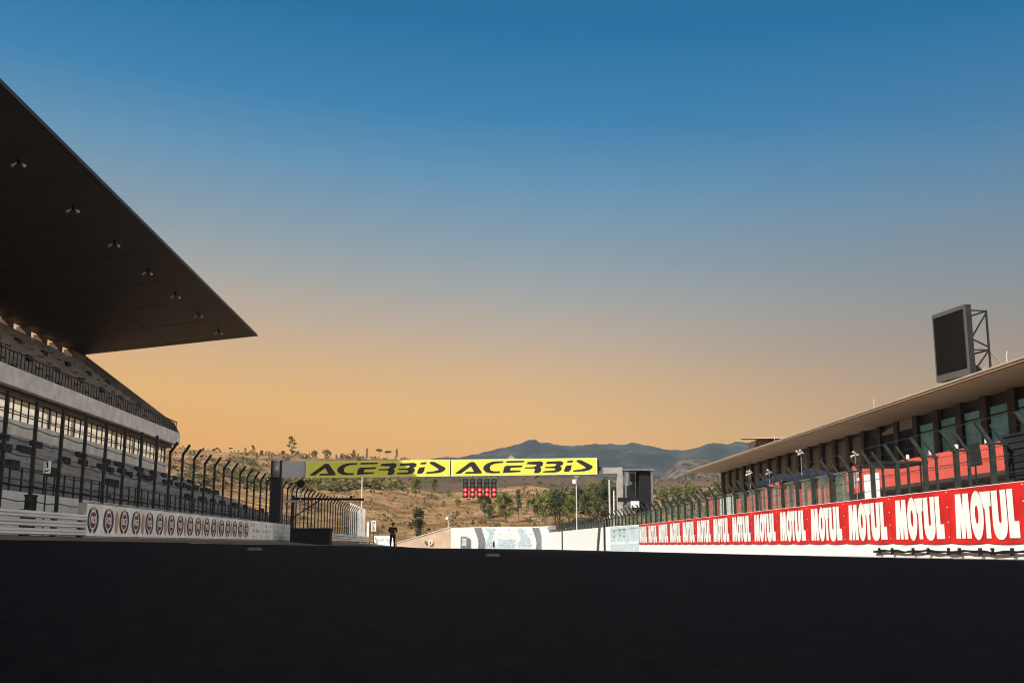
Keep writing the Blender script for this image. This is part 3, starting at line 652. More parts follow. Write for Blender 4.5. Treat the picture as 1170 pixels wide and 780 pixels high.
for k in range(14):
    yf = 22.40 + P * k; yn = yf - P
    a, b_ = yn + .004, yf - .004
    za, zb = wr(a), wr(b_); lo = (.155, .155)
    lab = 'red MOTUL banner on the pit wall, %s from the right edge' % (ORD[k] if k else 'first')
    if k == 13: lab = 'farthest red MOTUL banner on the pit wall, beside the pale blue banners'
    t = thing('red_banner', lab, 'advertising banner', (RX, (a + b_) / 2, .2), 'red lettered banners on the pit wall')
    # cloth with a slack scalloped lower hem
    mb = MB(); n_ = 16; vs_ = []
    for i in range(n_ + 1):
        f = i / n_; y = a + (b_ - a) * f; sag = .03 * abs(math.sin(f * math.pi * 2)) * (1 if 0 < i < n_ else 0)
        zlo = .175 + .0022 * (y - 19.4) - sag; zt = wr(y) - .012
        vs_.append([(RX - .008, y, zlo), (RX - .004, y, .5 * (zlo + zt)), (RX, y, zt), (10.0, y, zt), (10.0, y, zlo)])
    mb.v = [p for s in vs_ for p in s]
    for i in range(n_):
        for j in range(5): mb.f.append((i * 5 + j, i * 5 + (j + 1) % 5, (i + 1) * 5 + (j + 1) % 5, (i + 1) * 5 + j))
    mb.f += [(0, 1, 2, 3, 4), tuple(n_ * 5 + j for j in range(5))]
    mb.build('cloth', red_m, t)
    yl = yf - .30; zb0 = .255 + .0022 * (yl - 19.4)
    mb = MB(); mb.keep = 1
    for lt_ in MOT: mb.flat(lt_, (RX - .020, yl, zb0), (0, -2.60, -.0058), (0, 0, .885))
    mb.build('lettering', vinyl_white, t)
    mb = MB()
    for z in (.30, .6, .9, 1.2): mb.ball((RX - .006, a + .05, z), .016, 6, 4)
    mb.build('eyelet', steel_pale, t)
# pale blue banners and white blanks further on
for k, (a, b_) in enumerate([(63.2, 67.6), (67.7, 75.4)]):
    t = thing('pale_banner', ['narrow white and pale blue banner next to the last red banner', 'wide pale blue banner with grey square marks on the pit wall'][k], 'advertising banner', (RX, (a + b_) / 2, .1), 'pale banners on the pit wall')
    MB().hexa([(RX, a, -.1), (10.0, a, -.1), (10.0, b_, -.1), (RX, b_, -.1), (RX, a, wr(a) - .03), (10.0, a, wr(a) - .03), (10.0, b_, wr(b_) - .03), (RX, b_, wr(b_) - .03)]).build('cloth', pale_blue, t)
    mb = MB(); mb.keep = 1; rr = random.Random(k + 5)
    if k == 1:
        for yy, zz, w_, h_ in ((73.6, .72, 1.1, .45), (70.6, .78, .9, .45), (69.0, .72, 1.0, .5)):
            mb.flat([[(0, 0), (w_, 0), (w_, h_), (0, h_)], [(.2, .1), (w_ - .2, .1), (w_ - .2, h_ - .1), (.2, h_ - .1)]], (RX - .006, yy + .5, zz), (0, -1, 0), (0, 0, 1))
        for i in range(4): mb.flat([ell(0, 0, .16, .05, 8)], (RX - .006, 75.0, .2 + i * .32), (0, -1, 0), (0, 0, 1))
    mb.flat([[(0, 0), (b_ - a - .4, 0), (b_ - a - .4, .05), (0, .05)]], (RX - .006, b_ - .2, 1.18), (0, -1, 0), (0, 0, 1))
    mb.build('print', grey_print, t)
    mb = MB(); mb.keep = 1; mb.flat([[(0, 0), (b_ - a - .6, 0), (b_ - a - .6, .16), (0, .16)]], (RX - .006, b_ - .3, .28), (0, -1, 0), (0, 0, 1)); mb.build('white_strip', vinyl_white, t)
for k, (a, b_) in enumerate([(78.6, 112.0), (112.6, 129.5)]):
    t = thing('blank_banner', ['blank white banner between two dark posts on the far pit wall', 'blank white banner at the far end of the pit wall'][k], 'banner', (RX, (a + b_) / 2, 0), 'blank white banners')
    mb = MB(); mb.hexa([(RX, a, -.3), (10.0, a, -.3), (10.0, b_, -.3), (RX, b_, -.3), (RX, a, wr(a) - .02), (10.0, a, wr(a) - .02), (10.0, b_, wr(b_) - .02), (RX, b_, wr(b_) - .02)]); mb.build('cloth', vinyl_white, t)
    MB().box(9.9, 9.98, a - .45, a - .05, -.3, 2.6 if k else 1.7).build('edge_post', steel_dark, t)
# fence on the pit wall
t = thing('debris_fence', 'grey-green debris fence with slanted arms standing on the right pit wall', 'debris fence', (10.5, 21, 1.2))
y = 18.14; k = 0
while y < 137:
    z0 = 0 if y < 132 else -.2
    mb = MB(); s = .11
    mb.box(10.45, 10.54, y - s / 2, y + s / 2, .3, 2.16)
    mb.bar((10.50, y, 2.10), (10.20, y, 2.56), .075, .075)
    mb.box(10.74, 10.79, y - .03, y + .03, .3, 2.12); mb.bar((10.77, y, 2.10), (10.50, y, 2.50), .05, .05)
    mb.box(10.40, 10.80, y - .06, y + .06, 2.10, 2.14)
    mb.build('post', steel_green, t); y += 1.622
mb = MB()
for z in (1.5, 1.78, 2.02): mb.tube([(10.42, 16, z), (10.42, 137, z)], .006, 4, False)
for f in (.5, 1.0): mb.tube([(10.50 - .30 * f, 16, 2.12 + .44 * f), (10.50 - .30 * f, 137, 2.12 + .44 * f)],   .008 if f == 1 else .004, 4, False)
mb.build('wire', steel_green, t)
mb = MB(); mb.box(10.60, 10.64, 29.5, 137, 2.14, 2.17); mb.build('top_rail', steel_grey, t)
mb = MB(); mb.add([(10.62, 29.5, 1.2), (10.62, 137, 1.2), (10.62, 137, 2.14), (10.62, 29.5, 2.14)], [(0, 1, 2, 3)]); mb.build('mesh', mesh_green, t)
# cable with clamps along the foot of the pit wall
t = thing('clamped_cable', 'dark cable with spiky clamps along the foot of the pit wall', 'cable', (9.93, 22, 0))
mb = MB(); mb.tube([(9.93, y, .005 + .012 * math.sin(y * 3) + .008 * math.sin(y * 7.3)) for y in rng(17.5, 26.6, 90)], [.020 + .012 * abs(math.sin(i * .31)) for i in range(91)], 6); mb.build('cable', steel_dark, t, True)
for y in (18.2, 19.2, 19.75, 20.5, 21.0, 21.9, 22.4, 23.4, 24.2, 25.4, 26.2):
    mb = MB(); mb.bar((9.92, y - .05, -.05), (9.92, y + .06, .07), .03); mb.bar((9.91, y + .05, -.05), (9.91, y - .06, .07), .03); mb.build('clamp', black_m, t)
mb = MB(); mb.box(10.98, 11.03, 20.6, 21.85, 1.44, 2.33)
for z in rng(1.5, 2.28, 6): mb.box(10.955, 10.98, 20.6, 21.85, z, z + .05)
single(mb, 'slatted_board', black_m, 'black slatted board behind the debris fence at the right edge', 'board')
x_, y_, z_ = atX(1113, 525, 12.5)
mb = MB(); mb.hexa([(12.5, y_ - .35, 2.05), (12.5, y_ + .25, 2.05), (12.54, y_ + .25, 2.05), (12.54, y_ - .35, 2.05), (12.5, y_ - .25, 2.6), (12.5, y_ + .35, 2.6), (12.54, y_ + .35, 2.6), (12.54, y_ - .25, 2.6)])
mb.box(12.51, 12.53, y_ - .03, y_ + .03, -.1, 2.05); single(mb, 'tilted_board', black_m, 'small tilted black board in front of the salmon band', 'board')

# ------------------------------------------------------------------ pit building
pb = thing('pit_building', 'long low pit building with a tan overhanging roof on the right', 'pit building', (30, 70, -.1))
YR0, YR1 = 14.0, 122.6
mb = MB(); mb.prism([(25.0, 8.30), (25.0, 8.44), (29, 9.1), (42, 9.6), (42, 8.3), (28.72, 8.3)], YR0, YR1); rf = mb.build('roof', soffit_tan, pb)
mb = MB(); mb.prism([(24.92, 8.40), (24.92, 8.49), (25.6, 8.60), (25.6, 8.56), (24.998, 8.46), (24.998, 8.40)], YR0, YR1 + .02); mb.build('roof_edge', tan_wall, rf)
mb = MB(); mb.box(25.1, 25.16, YR0, YR1, 8.285, 8.298); mb.build('drip_line', brown_dark, rf)
MB().box(28.9, 42, YR0, YR1 - .4, -.2, 8.3).build('wall', brown_dark, pb)
ci = 0; yy = 55.69 - 3.12 * 12
cols = []
while yy < YR1: cols.append(yy); yy += 3.12
for yy in cols: MB().box(28.55, 28.9, yy - .34, yy + .34, -.2, 8.298).build('column', brown_dark, pb)
for a, b_ in zip(cols, cols[1:]):
    y0, y1 = a + .38, b_ - .38
    if a < 67:
        f = MB().box(28.76, 28.9, y0, y1, 5.2, 7.7).build('window', steel_dark, pb)
        mb = MB(); mb.box(28.72, 28.758, y0 + .42, y1 - .05, 5.25, 7.12); mb.box(28.72, 28.758, y0 + .42, y1 - .05, 7.22, 7.62); mb.box(28.72, 28.758, y0 + .04, y0 + .30, 5.25, 7.62)
        mb.build('pane', glass_teal, f)
    elif a > 76:
        f = MB().box(28.80, 28.9, y0, y1, 3.9, 8.2).build('shutter', brown_dark, pb)
        mb = MB(); mb.box(28.74, 28.798, y0 + .3, y1 - .3, 6.1, 8.0); mb.box(28.74, 28.798, y0 + .3, y1 - .3, 4.1, 5.7); mb.build('pane', M('smoked_panel', (.075, .062, .05), .35, var=.35, scale=.4), f)
    MB().box(28.84, 28.9, y0, y1, 0, 3.5).build('garage_door', [glass_dark, brown_dark, conc_dark][int(a) % 3], pb)
MB().box(28.74, 28.9, 67.6, 77.2, 4.9, 7.6).build('recess_panel', navy, pb)  # flat navy panel stands in for a dark recess in the facade
mb = MB(); mb.hexa([(28.70, 68.6, 7.62), (28.70, 75.6, 7.62), (28.9, 75.6, 7.62), (28.9, 68.6, 7.62), (28.70, 68.4, 8.28), (28.70, 70.6, 8.28), (28.9, 70.6, 8.28), (28.9, 68.4, 8.28)]); mb.build('light_panel', tan_wall, pb)
MB().box(26.0, 28.55, YR0, 74.0, 3.55, 3.75).build('balcony_floor', brown_dark, pb)
bal = MB().hexa([(26.0, YR0, 3.75), (26.12, YR0, 3.75), (26.12, 74, 3.75), (26.0, 74, 3.75), (26.0, YR0, 5.1), (26.12, YR0, 5.1), (26.12, 74, 5.2), (26.0, 74, 5.2)]).build('balcony_band', salmon, pb)
mb = MB(); mb.box(25.985, 26.0, YR0, 74, 4.42, 4.45); mb.build('seam', brown_dark, bal)
rr = random.Random(11)
for a in cols:
    if 74.5 < a < 118:
        w_ = rr.uniform(1.9, 2.7); MB().box(26.0, 26.1, a + .4, a + .4 + w_, 3.0 + rr.uniform(-.5, .2), 5.1 + rr.uniform(-.5, .3)).build('balcony_panel', salmon, pb)
for y in (53.5, 56.9, 60.2, 63.4): MB().box(26.02, 26.12, y, y + .22, 5.2, 5.45).build('white_lamp', vinyl_white, pb)
for k, (y, ln) in enumerate(((46.5, .5), (74.8, .6), (100, .5))):
    pass
for k, y in enumerate((49.2, 66.0, 88.0)):
    mb = MB(); mb.tube([(25.2, y, 8.48), (25.2, y, 8.9), (25.2, y - .1, 9.05)], .035, 5)
    single(mb, 'roof_spike', steel_pale, ['short pale spike on the roof edge right of the big screen', 'short pale spike on the roof edge left of the big screen', 'short pale spike on the far part of the right roof'][k], 'roof spike')
# the upper pavilion further back
t = thing('roof_pavilion', 'distant pavilion with a thin flat roof behind the pit building', 'pavilion', (44, 152, 0))
mb = MB(); mb.hexa([(38.1, 150, 14.90), (58, 149, 14.95), (58, 152, 14.95), (39.0, 152, 14.92), (40.6, 150, 15.05), (58, 149, 15.2), (58, 152, 15.2), (40.6, 152, 15.05)]); mb.build('roof', soffit_tan, t)
MB().box(40.9, 57, 150.6, 156, 0, 14.89).build('wall', brown_pier, t)
# big screen
t = thing('big_screen', 'large dark video screen with grey frame and truss on the pit roof', 'video screen', (26.3, 58, 8.8))
A_, B_ = Vector((26.0, 58.62, 0)), Vector((26.5, 55.7, 0)); d = (B_ - A_).normalized(); nrm = Vector((d.y, -d.x, 0)); nrm = -nrm if nrm.x < 0 else nrm
def scr(s, z, o): p = A_ + d * s + nrm * o; return (p.x, p.y, z)
WS = (B_ - A_).length; Z0, Z1 = 9.0, 12.78
def sbox(s0, s1, z0, z1, o0, o1): return MB().hexa([scr(s0, z0, o0), scr(s1, z0, o0), scr(s1, z0, o1), scr(s0, z0, o1), scr(s0, z1, o0), scr(s1, z1, o0), scr(s1, z1, o1), scr(s0, z1, o1)])
sbox(0, WS, Z0, Z1, .02, .36).build('cabinet', steel_dark, t)
f = sbox(0, WS, Z1 - .22, Z1, -.04, .02).build('frame', frame_grey, t)
sbox(0, WS, Z0, Z0 + .36, -.04, .02).build('frame', frame_grey, t)
sbox(0, .08, Z0 + .36, Z1 - .22, -.04, .02).build('frame', frame_grey, t); sbox(WS - .14, WS, Z0 + .36, Z1 - .22, -.04, .02).build('frame', frame_grey, t)
sbox(.08, WS - .14, Z0 + .36, Z1 - .22, -.01, .02).build('screen_face', screen_m, t)
for s in (.5, 1.2, 1.9, 2.6): MB().bar(scr(s, 8.5, .3), scr(s, Z0, .3), .09).build('foot', steel_dark, t)
mb = MB()
for s in (.3, WS - .15):
    bk = 1.35
    mb.bar(scr(s, 8.6, bk), scr(s, 12.55, bk), .09)
    for za, zb, oa, ob in ((12.5, 12.5, .36, bk), (11.0, 12.4, .36, bk), (10.95, 10.55, .36, bk), (10.35, 10.4, .36, bk), (9.2, 10.4, .36, bk), (9.6, 8.9, .36, bk), (8.95, 8.95, .36, bk)): mb.bar(scr(s, za, oa), scr(s, zb, ob), .07)
for z in (12.5, 10.4, 8.95): mb.bar(scr(.3, z, 1.35), scr(WS - .15, z, 1.35), .07)
mb.build('truss', steel_dark, t)
MB().bar(scr(WS - .15, 10.3, 1.4), scr(WS - .1, 8.7, 2.9), .05).build('stay', steel_grey, t)
sbox(WS - .9, WS - .2, 8.95, 9.5, .7, 1.4).build('control_box', steel_grey, t)

# lamps and pit-lane clutter behind the debris fence
def cluster(px, py, x, label, n_, zbase=-.1):
    _, y, z = atX(px, py, x)
    t = thing('lamp_cluster', label, 'lamp pole', (x, y, zbase), 'white lamp poles behind the debris fence')
    MB().tube([(x, y, zbase), (x, y, z + .05)], .014, 6).build('pole', steel_grey, t)
    MB().bar((x, y - .3, z), (x, y + .3, z), .025).build('crossbar', steel_pale, t)
    for i in range(n_):
        yy = y + (i - (n_ - 1) / 2) * .19
        mb = MB(); mb.tube([(x + .02, yy, z + .02), (x - .11, yy - .04, z + .10 - .14 * (i % 2))], [.022, .042], 8); mb.build('lamp', steel_pale, t)
cluster(857, 541, 11.5, 'white lamp cluster on a pole, far left of the lamp poles', 4)
cluster(879, 540, 11.5, 'white pole with two side lamps in front of the dark pit windows', 2)
cluster(915, 518, 12.0, 'white lamp cluster high on a pole before the brown columns', 3)
cluster(977, 520, 12.0, 'tall white lamp pole beside the dark navy recess', 2)
x_, y_, z_ = atX(995, 552, 12.3)
t = thing('pit_perch', 'white pit-wall perch with a dark canopy behind the debris fence', 'pit perch', (12.6, y_, -.1))
for dy in (-.55, .15): MB().box(12.3, 12.36, y_ + dy, y_ + dy + .45, .4, 2.28).build('panel', vinyl_white, t)
MB().box(12.2, 13.6, y_ - 1.2, y_ + .8, 2.5, 2.58).build('canopy', black_m, t)
for dy in (-1.1, .7): MB().tube([(13.4, y_ + dy, -.2), (13.4, y_ + dy, 2.5)], .03, 6).build('post', steel_dark, t)
MB().box(12.35, 13.5, y_ - 1.0, y_ + .6, -.2, .4).build('base', steel_grey, t)
x_, y_, z_ = atX(981, 548, 12.3)
t = thing('red_flag_board', 'red board with white strokes beside the white pit-wall perch', 'board', (12.3, y_, -.1))
MB().box(12.3, 12.34, y_ - .25, y_ + .55, 1.75, 2.62).build('panel', salmon, t); MB().box(12.31, 12.335, y_ + .1, y_ + .16, -.2, 1.75).build('post', steel_dark, t)
mb = MB(); mb.keep = 1
mb.flat([[(.12, .1), (.2, .1), (.2, .6), (.12, .6)]], (12.292, y_ + .5, 1.8), (0, -1, 0), (0, 0, 1)); mb.flat([[(.32, .1), (.4, .1), (.4, .34), (.6, .34), (.6, .42), (.4, .42), (.4, .55), (.62, .55), (.62, .63), (.32, .63)]], (12.292, y_ + .5, 1.8), (0, -1, 0), (0, 0, 1))
mb.build('marking', vinyl_white, t)
for k, (px, py, m, lab) in enumerate(((928, 541, navy, 'navy pit canopy nearest the red board'), (911, 548, salmon, 'red pit canopy between two navy ones'), (895, 546, navy, 'navy pit canopy in front of the brown columns'))):
    x_, y_, z_ = atX(px, py, 13.2)
    t = thing('pit_canopy', lab, 'canopy', (13.2, y_, -.1), 'pit canopies behind the debris fence')
    mb = MB(); q = 1.3
    mb.add([(13.2 - .8, y_ - q, z_ - .12), (13.2 + .8, y_ - q, z_ - .12), (13.2 + .8, y_ + q, z_ - .12), (13.2 - .8, y_ + q, z_ - .12), (13.2, y_, z_ + .22), (12.4, y_ - q, z_ - .3), (14.0, y_ - q, z_ - .3), (14.0, y_ + q, z_ - .3), (12.4, y_ + q, z_ - .3)],
           [(0, 1, 4), (1, 2, 4), (2, 3, 4), (3, 0, 4), (0, 5, 6, 1), (1, 6, 7, 2), (2, 7, 8, 3), (3, 8, 5, 0)]); mb.build('cloth', m, t)
    for dx, dy in ((-.75, -1.25), (.75, -1.25), (.75, 1.25), (-.75, 1.25)): MB().tube([(13.2 + dx, y_ + dy, -.2), (13.2 + dx, y_ + dy, z_ - .1)], .025, 5).build('post', steel_grey, t)
x_, y_, z_ = atX(829, 563, 12.5)
mb = MB(); mb.box(12.5, 12.56, y_ - 1.6, y_ + 1.2, 1.0, 2.45); mb.box(12.52, 12.54, y_ - 1.6, y_ - 1.5, -.2, 1.0); mb.box(12.52, 12.54, y_ + 1.1, y_ + 1.2, -.2, 1.0)
single(mb, 'white_board', vinyl_white, 'plain white board behind the fence near the end of the pit roof', 'board')

# ------------------------------------------------------------------ far end of the straight
blue_patch = M('white_blue_print', (.42, .56, .62), .6, var=.12, scale=5, col2=(.66, .74, .76), detail=12)
grey_blue = M('grey_blue_print', (.30, .39, .43), .6, var=.1)
t = thing('end_wall', 'tall white and pale blue wall closing the far end of the straight', 'barrier wall', (5, 150, -.3))
def wall_seg(x0, y0, x1, y1, z0, z1a, z1b, name, mat, parent, th=.4):
    return MB().hexa([(x0, y0, z0), (x1, y1, z0), (x1, y1 + th, z0), (x0, y0 + th, z0), (x0, y0, z1a), (x1, y1, z1b), (x1, y1 + th, z1b), (x0, y0 + th, z1a)]).build(name, mat, parent)
wall_seg(10.4, 149.4, 12.2, 147, -.6, 2.85, 2.9, 'wall', conc_white, t)
wall_seg(1.7, 150.2, 10.4, 149.4, -.6, 2.78, 2.85, 'wall', conc_white, t)
ux = Vector((8.7, -.8, 0)) / 8.7; uy = Vector((0, 0, 1)); rr = random.Random(8)
mb = MB(); mb.keep = 1; o = (1.7, 150.19, 0)
mb.flat([[(.9, 0), (2.5, 0), (2.1, 1.0), (2.5, 2.65), (1.1, 2.65), (1.7, 1.8)]], o, ux, uy)
mb.flat([[(5.6, .2), (7.5, .2), (7.3, 1.0), (6.2, 2.65), (5.4, 2.65), (5.9, 1.5)]], o, ux, uy)
mb.flat([[(2.9, .0), (5.2, .0), (5.2, 1.15), (2.9, 1.15)]], o, ux, uy)
mb.build('blue_field', blue_patch, t)
mb = MB(); mb.keep = 1; o = (1.7, 150.18, 0)
for j in range(9):
    x_ = .8 + rr.uniform(0, .3)
    while x_ < 7.3:
        w_ = rr.uniform(.05, .30)
        if rr.random() < (.62 if j < 5 else .3): mb.flat([[(0, 0), (w_, 0), (w_, .07), (0, .07)]], (o[0] + ux.x * x_, o[1] + ux.y * x_, .05 + j * .29), ux, uy)
        x_ += w_ + rr.uniform(.05, .16)
mb.build('print', grey_blue, t)
mb = MB(); mb.keep = 1; mb.flat([[(0, 0), (.22, 0), (.25, .6), (.1, .85), (0, .5)]], (1.7 + 2.2, 150.17 - .2, .1), ux, uy); mb.build('mark', print_black, t)
wall_seg(-1.8, 150.6, 1.7, 150.2, -.6, 2.72, 2.78, 'wall', vinyl_white, t)
for xc, yy in ((1.95, 150.1), (9.75, 149.38)):
    mb = MB(); n_ = 12; vs_ = []
    for i in range(n_ + 1):
        f = i / n_; z = -.5 + 3.2 * f; off = .55 * math.sin(math.pi * (1 - f) * .75) ** 1.5
        vs_ += [(xc - .55 + off, yy - .06, z), (xc + .35 + off, yy - .06, z), (xc + .35 + off, yy + .05, z), (xc - .55 + off, yy + .05, z)]
    mb.v = vs_
    for i in range(n_):
        for j in range(4): mb.f.append((i * 4 + j, i * 4 + (j + 1) % 4, i * 4 + 4 + (j + 1) % 4, i * 4 + 4 + j))
    mb.f += [(3, 2, 1, 0), (n_ * 4, n_ * 4 + 1, n_ * 4 + 2, n_ * 4 + 3)]
    mb.build('grey_band', steel_grey, t)
MB().box(-.45, .45, 149.9, 150.2, -.3, 1.55).build('door_frame', steel_grey, t)
MB().box(-.25, .35, 149.86, 149.9, .3, 1.3).build('door', steel_pale, t)
mb = MB(); mb.box(-1.8, 12, 149.0, 149.1, 2.9, 2.93); 
t = thing('ramp_wall', 'peach concrete wall rising towards the white end wall', 'wall', (-5, 151, -.3))
wall_seg(-9.1, 152, -1.83, 150.62, -.6, .62, 2.72, 'wall', peach_conc, t)
mb = MB(); mb.bar((-9.1, 151.98, .70), (-1.83, 150.6, 2.80), .12, .1); mb.build('coping', steel_pale, t)
mb = MB(); mb.box(-5.32, -5.08, 151.05, 151.12, .55, 1.0); single(mb, 'green_sign', M('green_sign', (.02, .32, .10), .5), 'small green sign on the peach ramp wall', 'sign')
t = thing('round_plate', 'small round white plate with a dark mark beside the green sign', 'sign', (-4.5, 151, .4))
MB().tube([(-4.55, 150.93, .72), (-4.55, 150.99, .72)], .34, 16).build('plate', vinyl_white, t)
mb = MB(); mb.keep = 1; mb.flat([[(-.12, -.2), (.02, -.2), (.14, 0), (.02, .2), (-.12, .2), (0, 0)]], (-4.55, 150.92, .72), (1, 0, 0), (0, 0, 1)); mb.build('mark', print_black, t)
# chevron banner, letter boards, posts
t = thing('chevron_banner', 'white banner with grey curls and a dark chevron left of the person', 'advertising banner', (-10.7, 148, 0))
MB().hexa([(-11.9, 148, -.4), (-9.3, 147.6, -.4), (-9.3, 147.66, -.4), (-11.9, 148.06, -.4), (-11.9, 148, 1.62), (-9.3, 147.6, 1.62), (-9.3, 147.66, 1.62), (-11.9, 148.06, 1.62)]).build('cloth', vinyl_white, t)
mb = MB(); mb.keep = 1; ux, uy = Vector((1, -.154, 0)), Vector((0, 0, 1))
mb.flat([[(.05, .25), (.2, .25), (.55, .8), (.2, 1.4), (.05, 1.4), (.36, .8)]], (-11.9, 147.97, 0), ux, uy)
mb.flat([arc_band(0, 0, .42, .34, R(190), R(350), 12)], (-11.05, 147.83, 1.35), ux, uy); mb.flat([arc_band(0, 0, .42, .34, R(190), R(350), 12)], (-9.95, 147.66, 1.35), ux, uy)
mb.flat([arc_band(0, 0, .34, .27, R(0), R(100), 8)], (-9.95, 147.66, .4), ux, uy); mb.build('print', grey_print, t)
mb = MB(); mb.keep = 1; mb.flat([[(.5, 0), (2.6, 0), (2.6, .12), (.5, .12)]], (-11.9, 147.97, -.3), ux, uy); mb.build('pink_edge', M('pink_print', (.75, .22, .30), .6), t)
t = thing('letter_board', 'upright white board with dark letters near the end of the left fence', 'sign', (-12.1, 148.6, .5))
MB().box(-12.35, -11.75, 148.6, 148.66, 2.2, 3.6).build('board', vinyl_white, t); MB().box(-12.08, -12.0, 148.62, 148.68, .2, 2.2).build('post', steel_dark, t)
mb = MB(); mb.keep = 1
mb.flat([[(-.16, .95), (-.08, .95), (-.08, 1.07), (.08, 1.07), (.08, .95), (.16, .95), (.16, 1.27), (.08, 1.27), (.08, 1.15), (-.08, 1.15), (-.08, 1.27), (-.16, 1.27)]], (-12.05, 148.59, 2.2), (1, 0, 0), (0, 0, 1))
mb.flat([arc_band(0, .66, .17, .09, R(40), R(320), 12)], (-12.05, 148.59, 2.2), (1, 0, 0), (0, 0, 1)); mb.flat([arc_band(0, .28, .17, .09, R(0), R(359), 14)], (-12.05, 148.59, 2.2), (1, 0, 0), (0, 0, 1))
mb.build('lettering', print_black, t)
mb = MB(); mb.box(-12.95, -12.65, 148.6, 148.64, 1.5, 3.4); mb.box(-12.82, -12.76, 148.62, 148.66, .3, 1.5); single(mb, 'blank_board', vinyl_white, 'narrow blank white board between slat fence and letter board', 'sign')
for k, x in enumerate((-12.55, -11.5, -9.9)):
    mb = MB(); mb.tube([(x, 148.9 + k * .3, 0), (x, 148.9 + k * .3, 3.2 - k * .3)], .06, 5); single(mb, 'dark_post', steel_dark, ['dark post just left of the letter board', 'dark post just right of the letter board', 'short dark post behind the chevron banner'][k], 'post', 'posts at the fence end')

def pole(px, p0, p1, y, label, gadget=True, r=.07, mat=None):
    x, _, z0 = atY(px, p1, y); _, _, z1 = atY(px, p0, y)
    t = thing('lamp_pole', label, 'pole', (x, y, min(z0, 0)), 'thin pale poles'); mat = mat or steel_pale
    MB().tube([(x, y, min(z0, 0) - .2), (x, y, z1)], [r * 1.2, r], 7).build('pole', mat, t)
    if gadget:
        MB().box(x - .35, x - .07, y - .15, y + .15, z1 - .75, z1 - .35).build('lamp', vinyl_white, t); MB().box(x - .2, x + .2, y - .12, y + .12, z1 - .2, z1).build('bracket', steel_grey, t)
pole(659, 543, 600, 100, 'tall pale camera pole right of the trees under the gantry', r=.05)
pole(412.5, 544, 600, 140, 'tall pale pole above the end of the left fence', False, .07)
pole(512, 587, 618, 150.9, 'short pale lamp pole behind the peach wall', True, .06)
pole(697, 548, 600, 92, 'taller of two pale posts left of the right gantry column', False, .07)
pole(702, 560, 600, 92, 'shorter of two pale posts left of the right gantry column', False, .065)

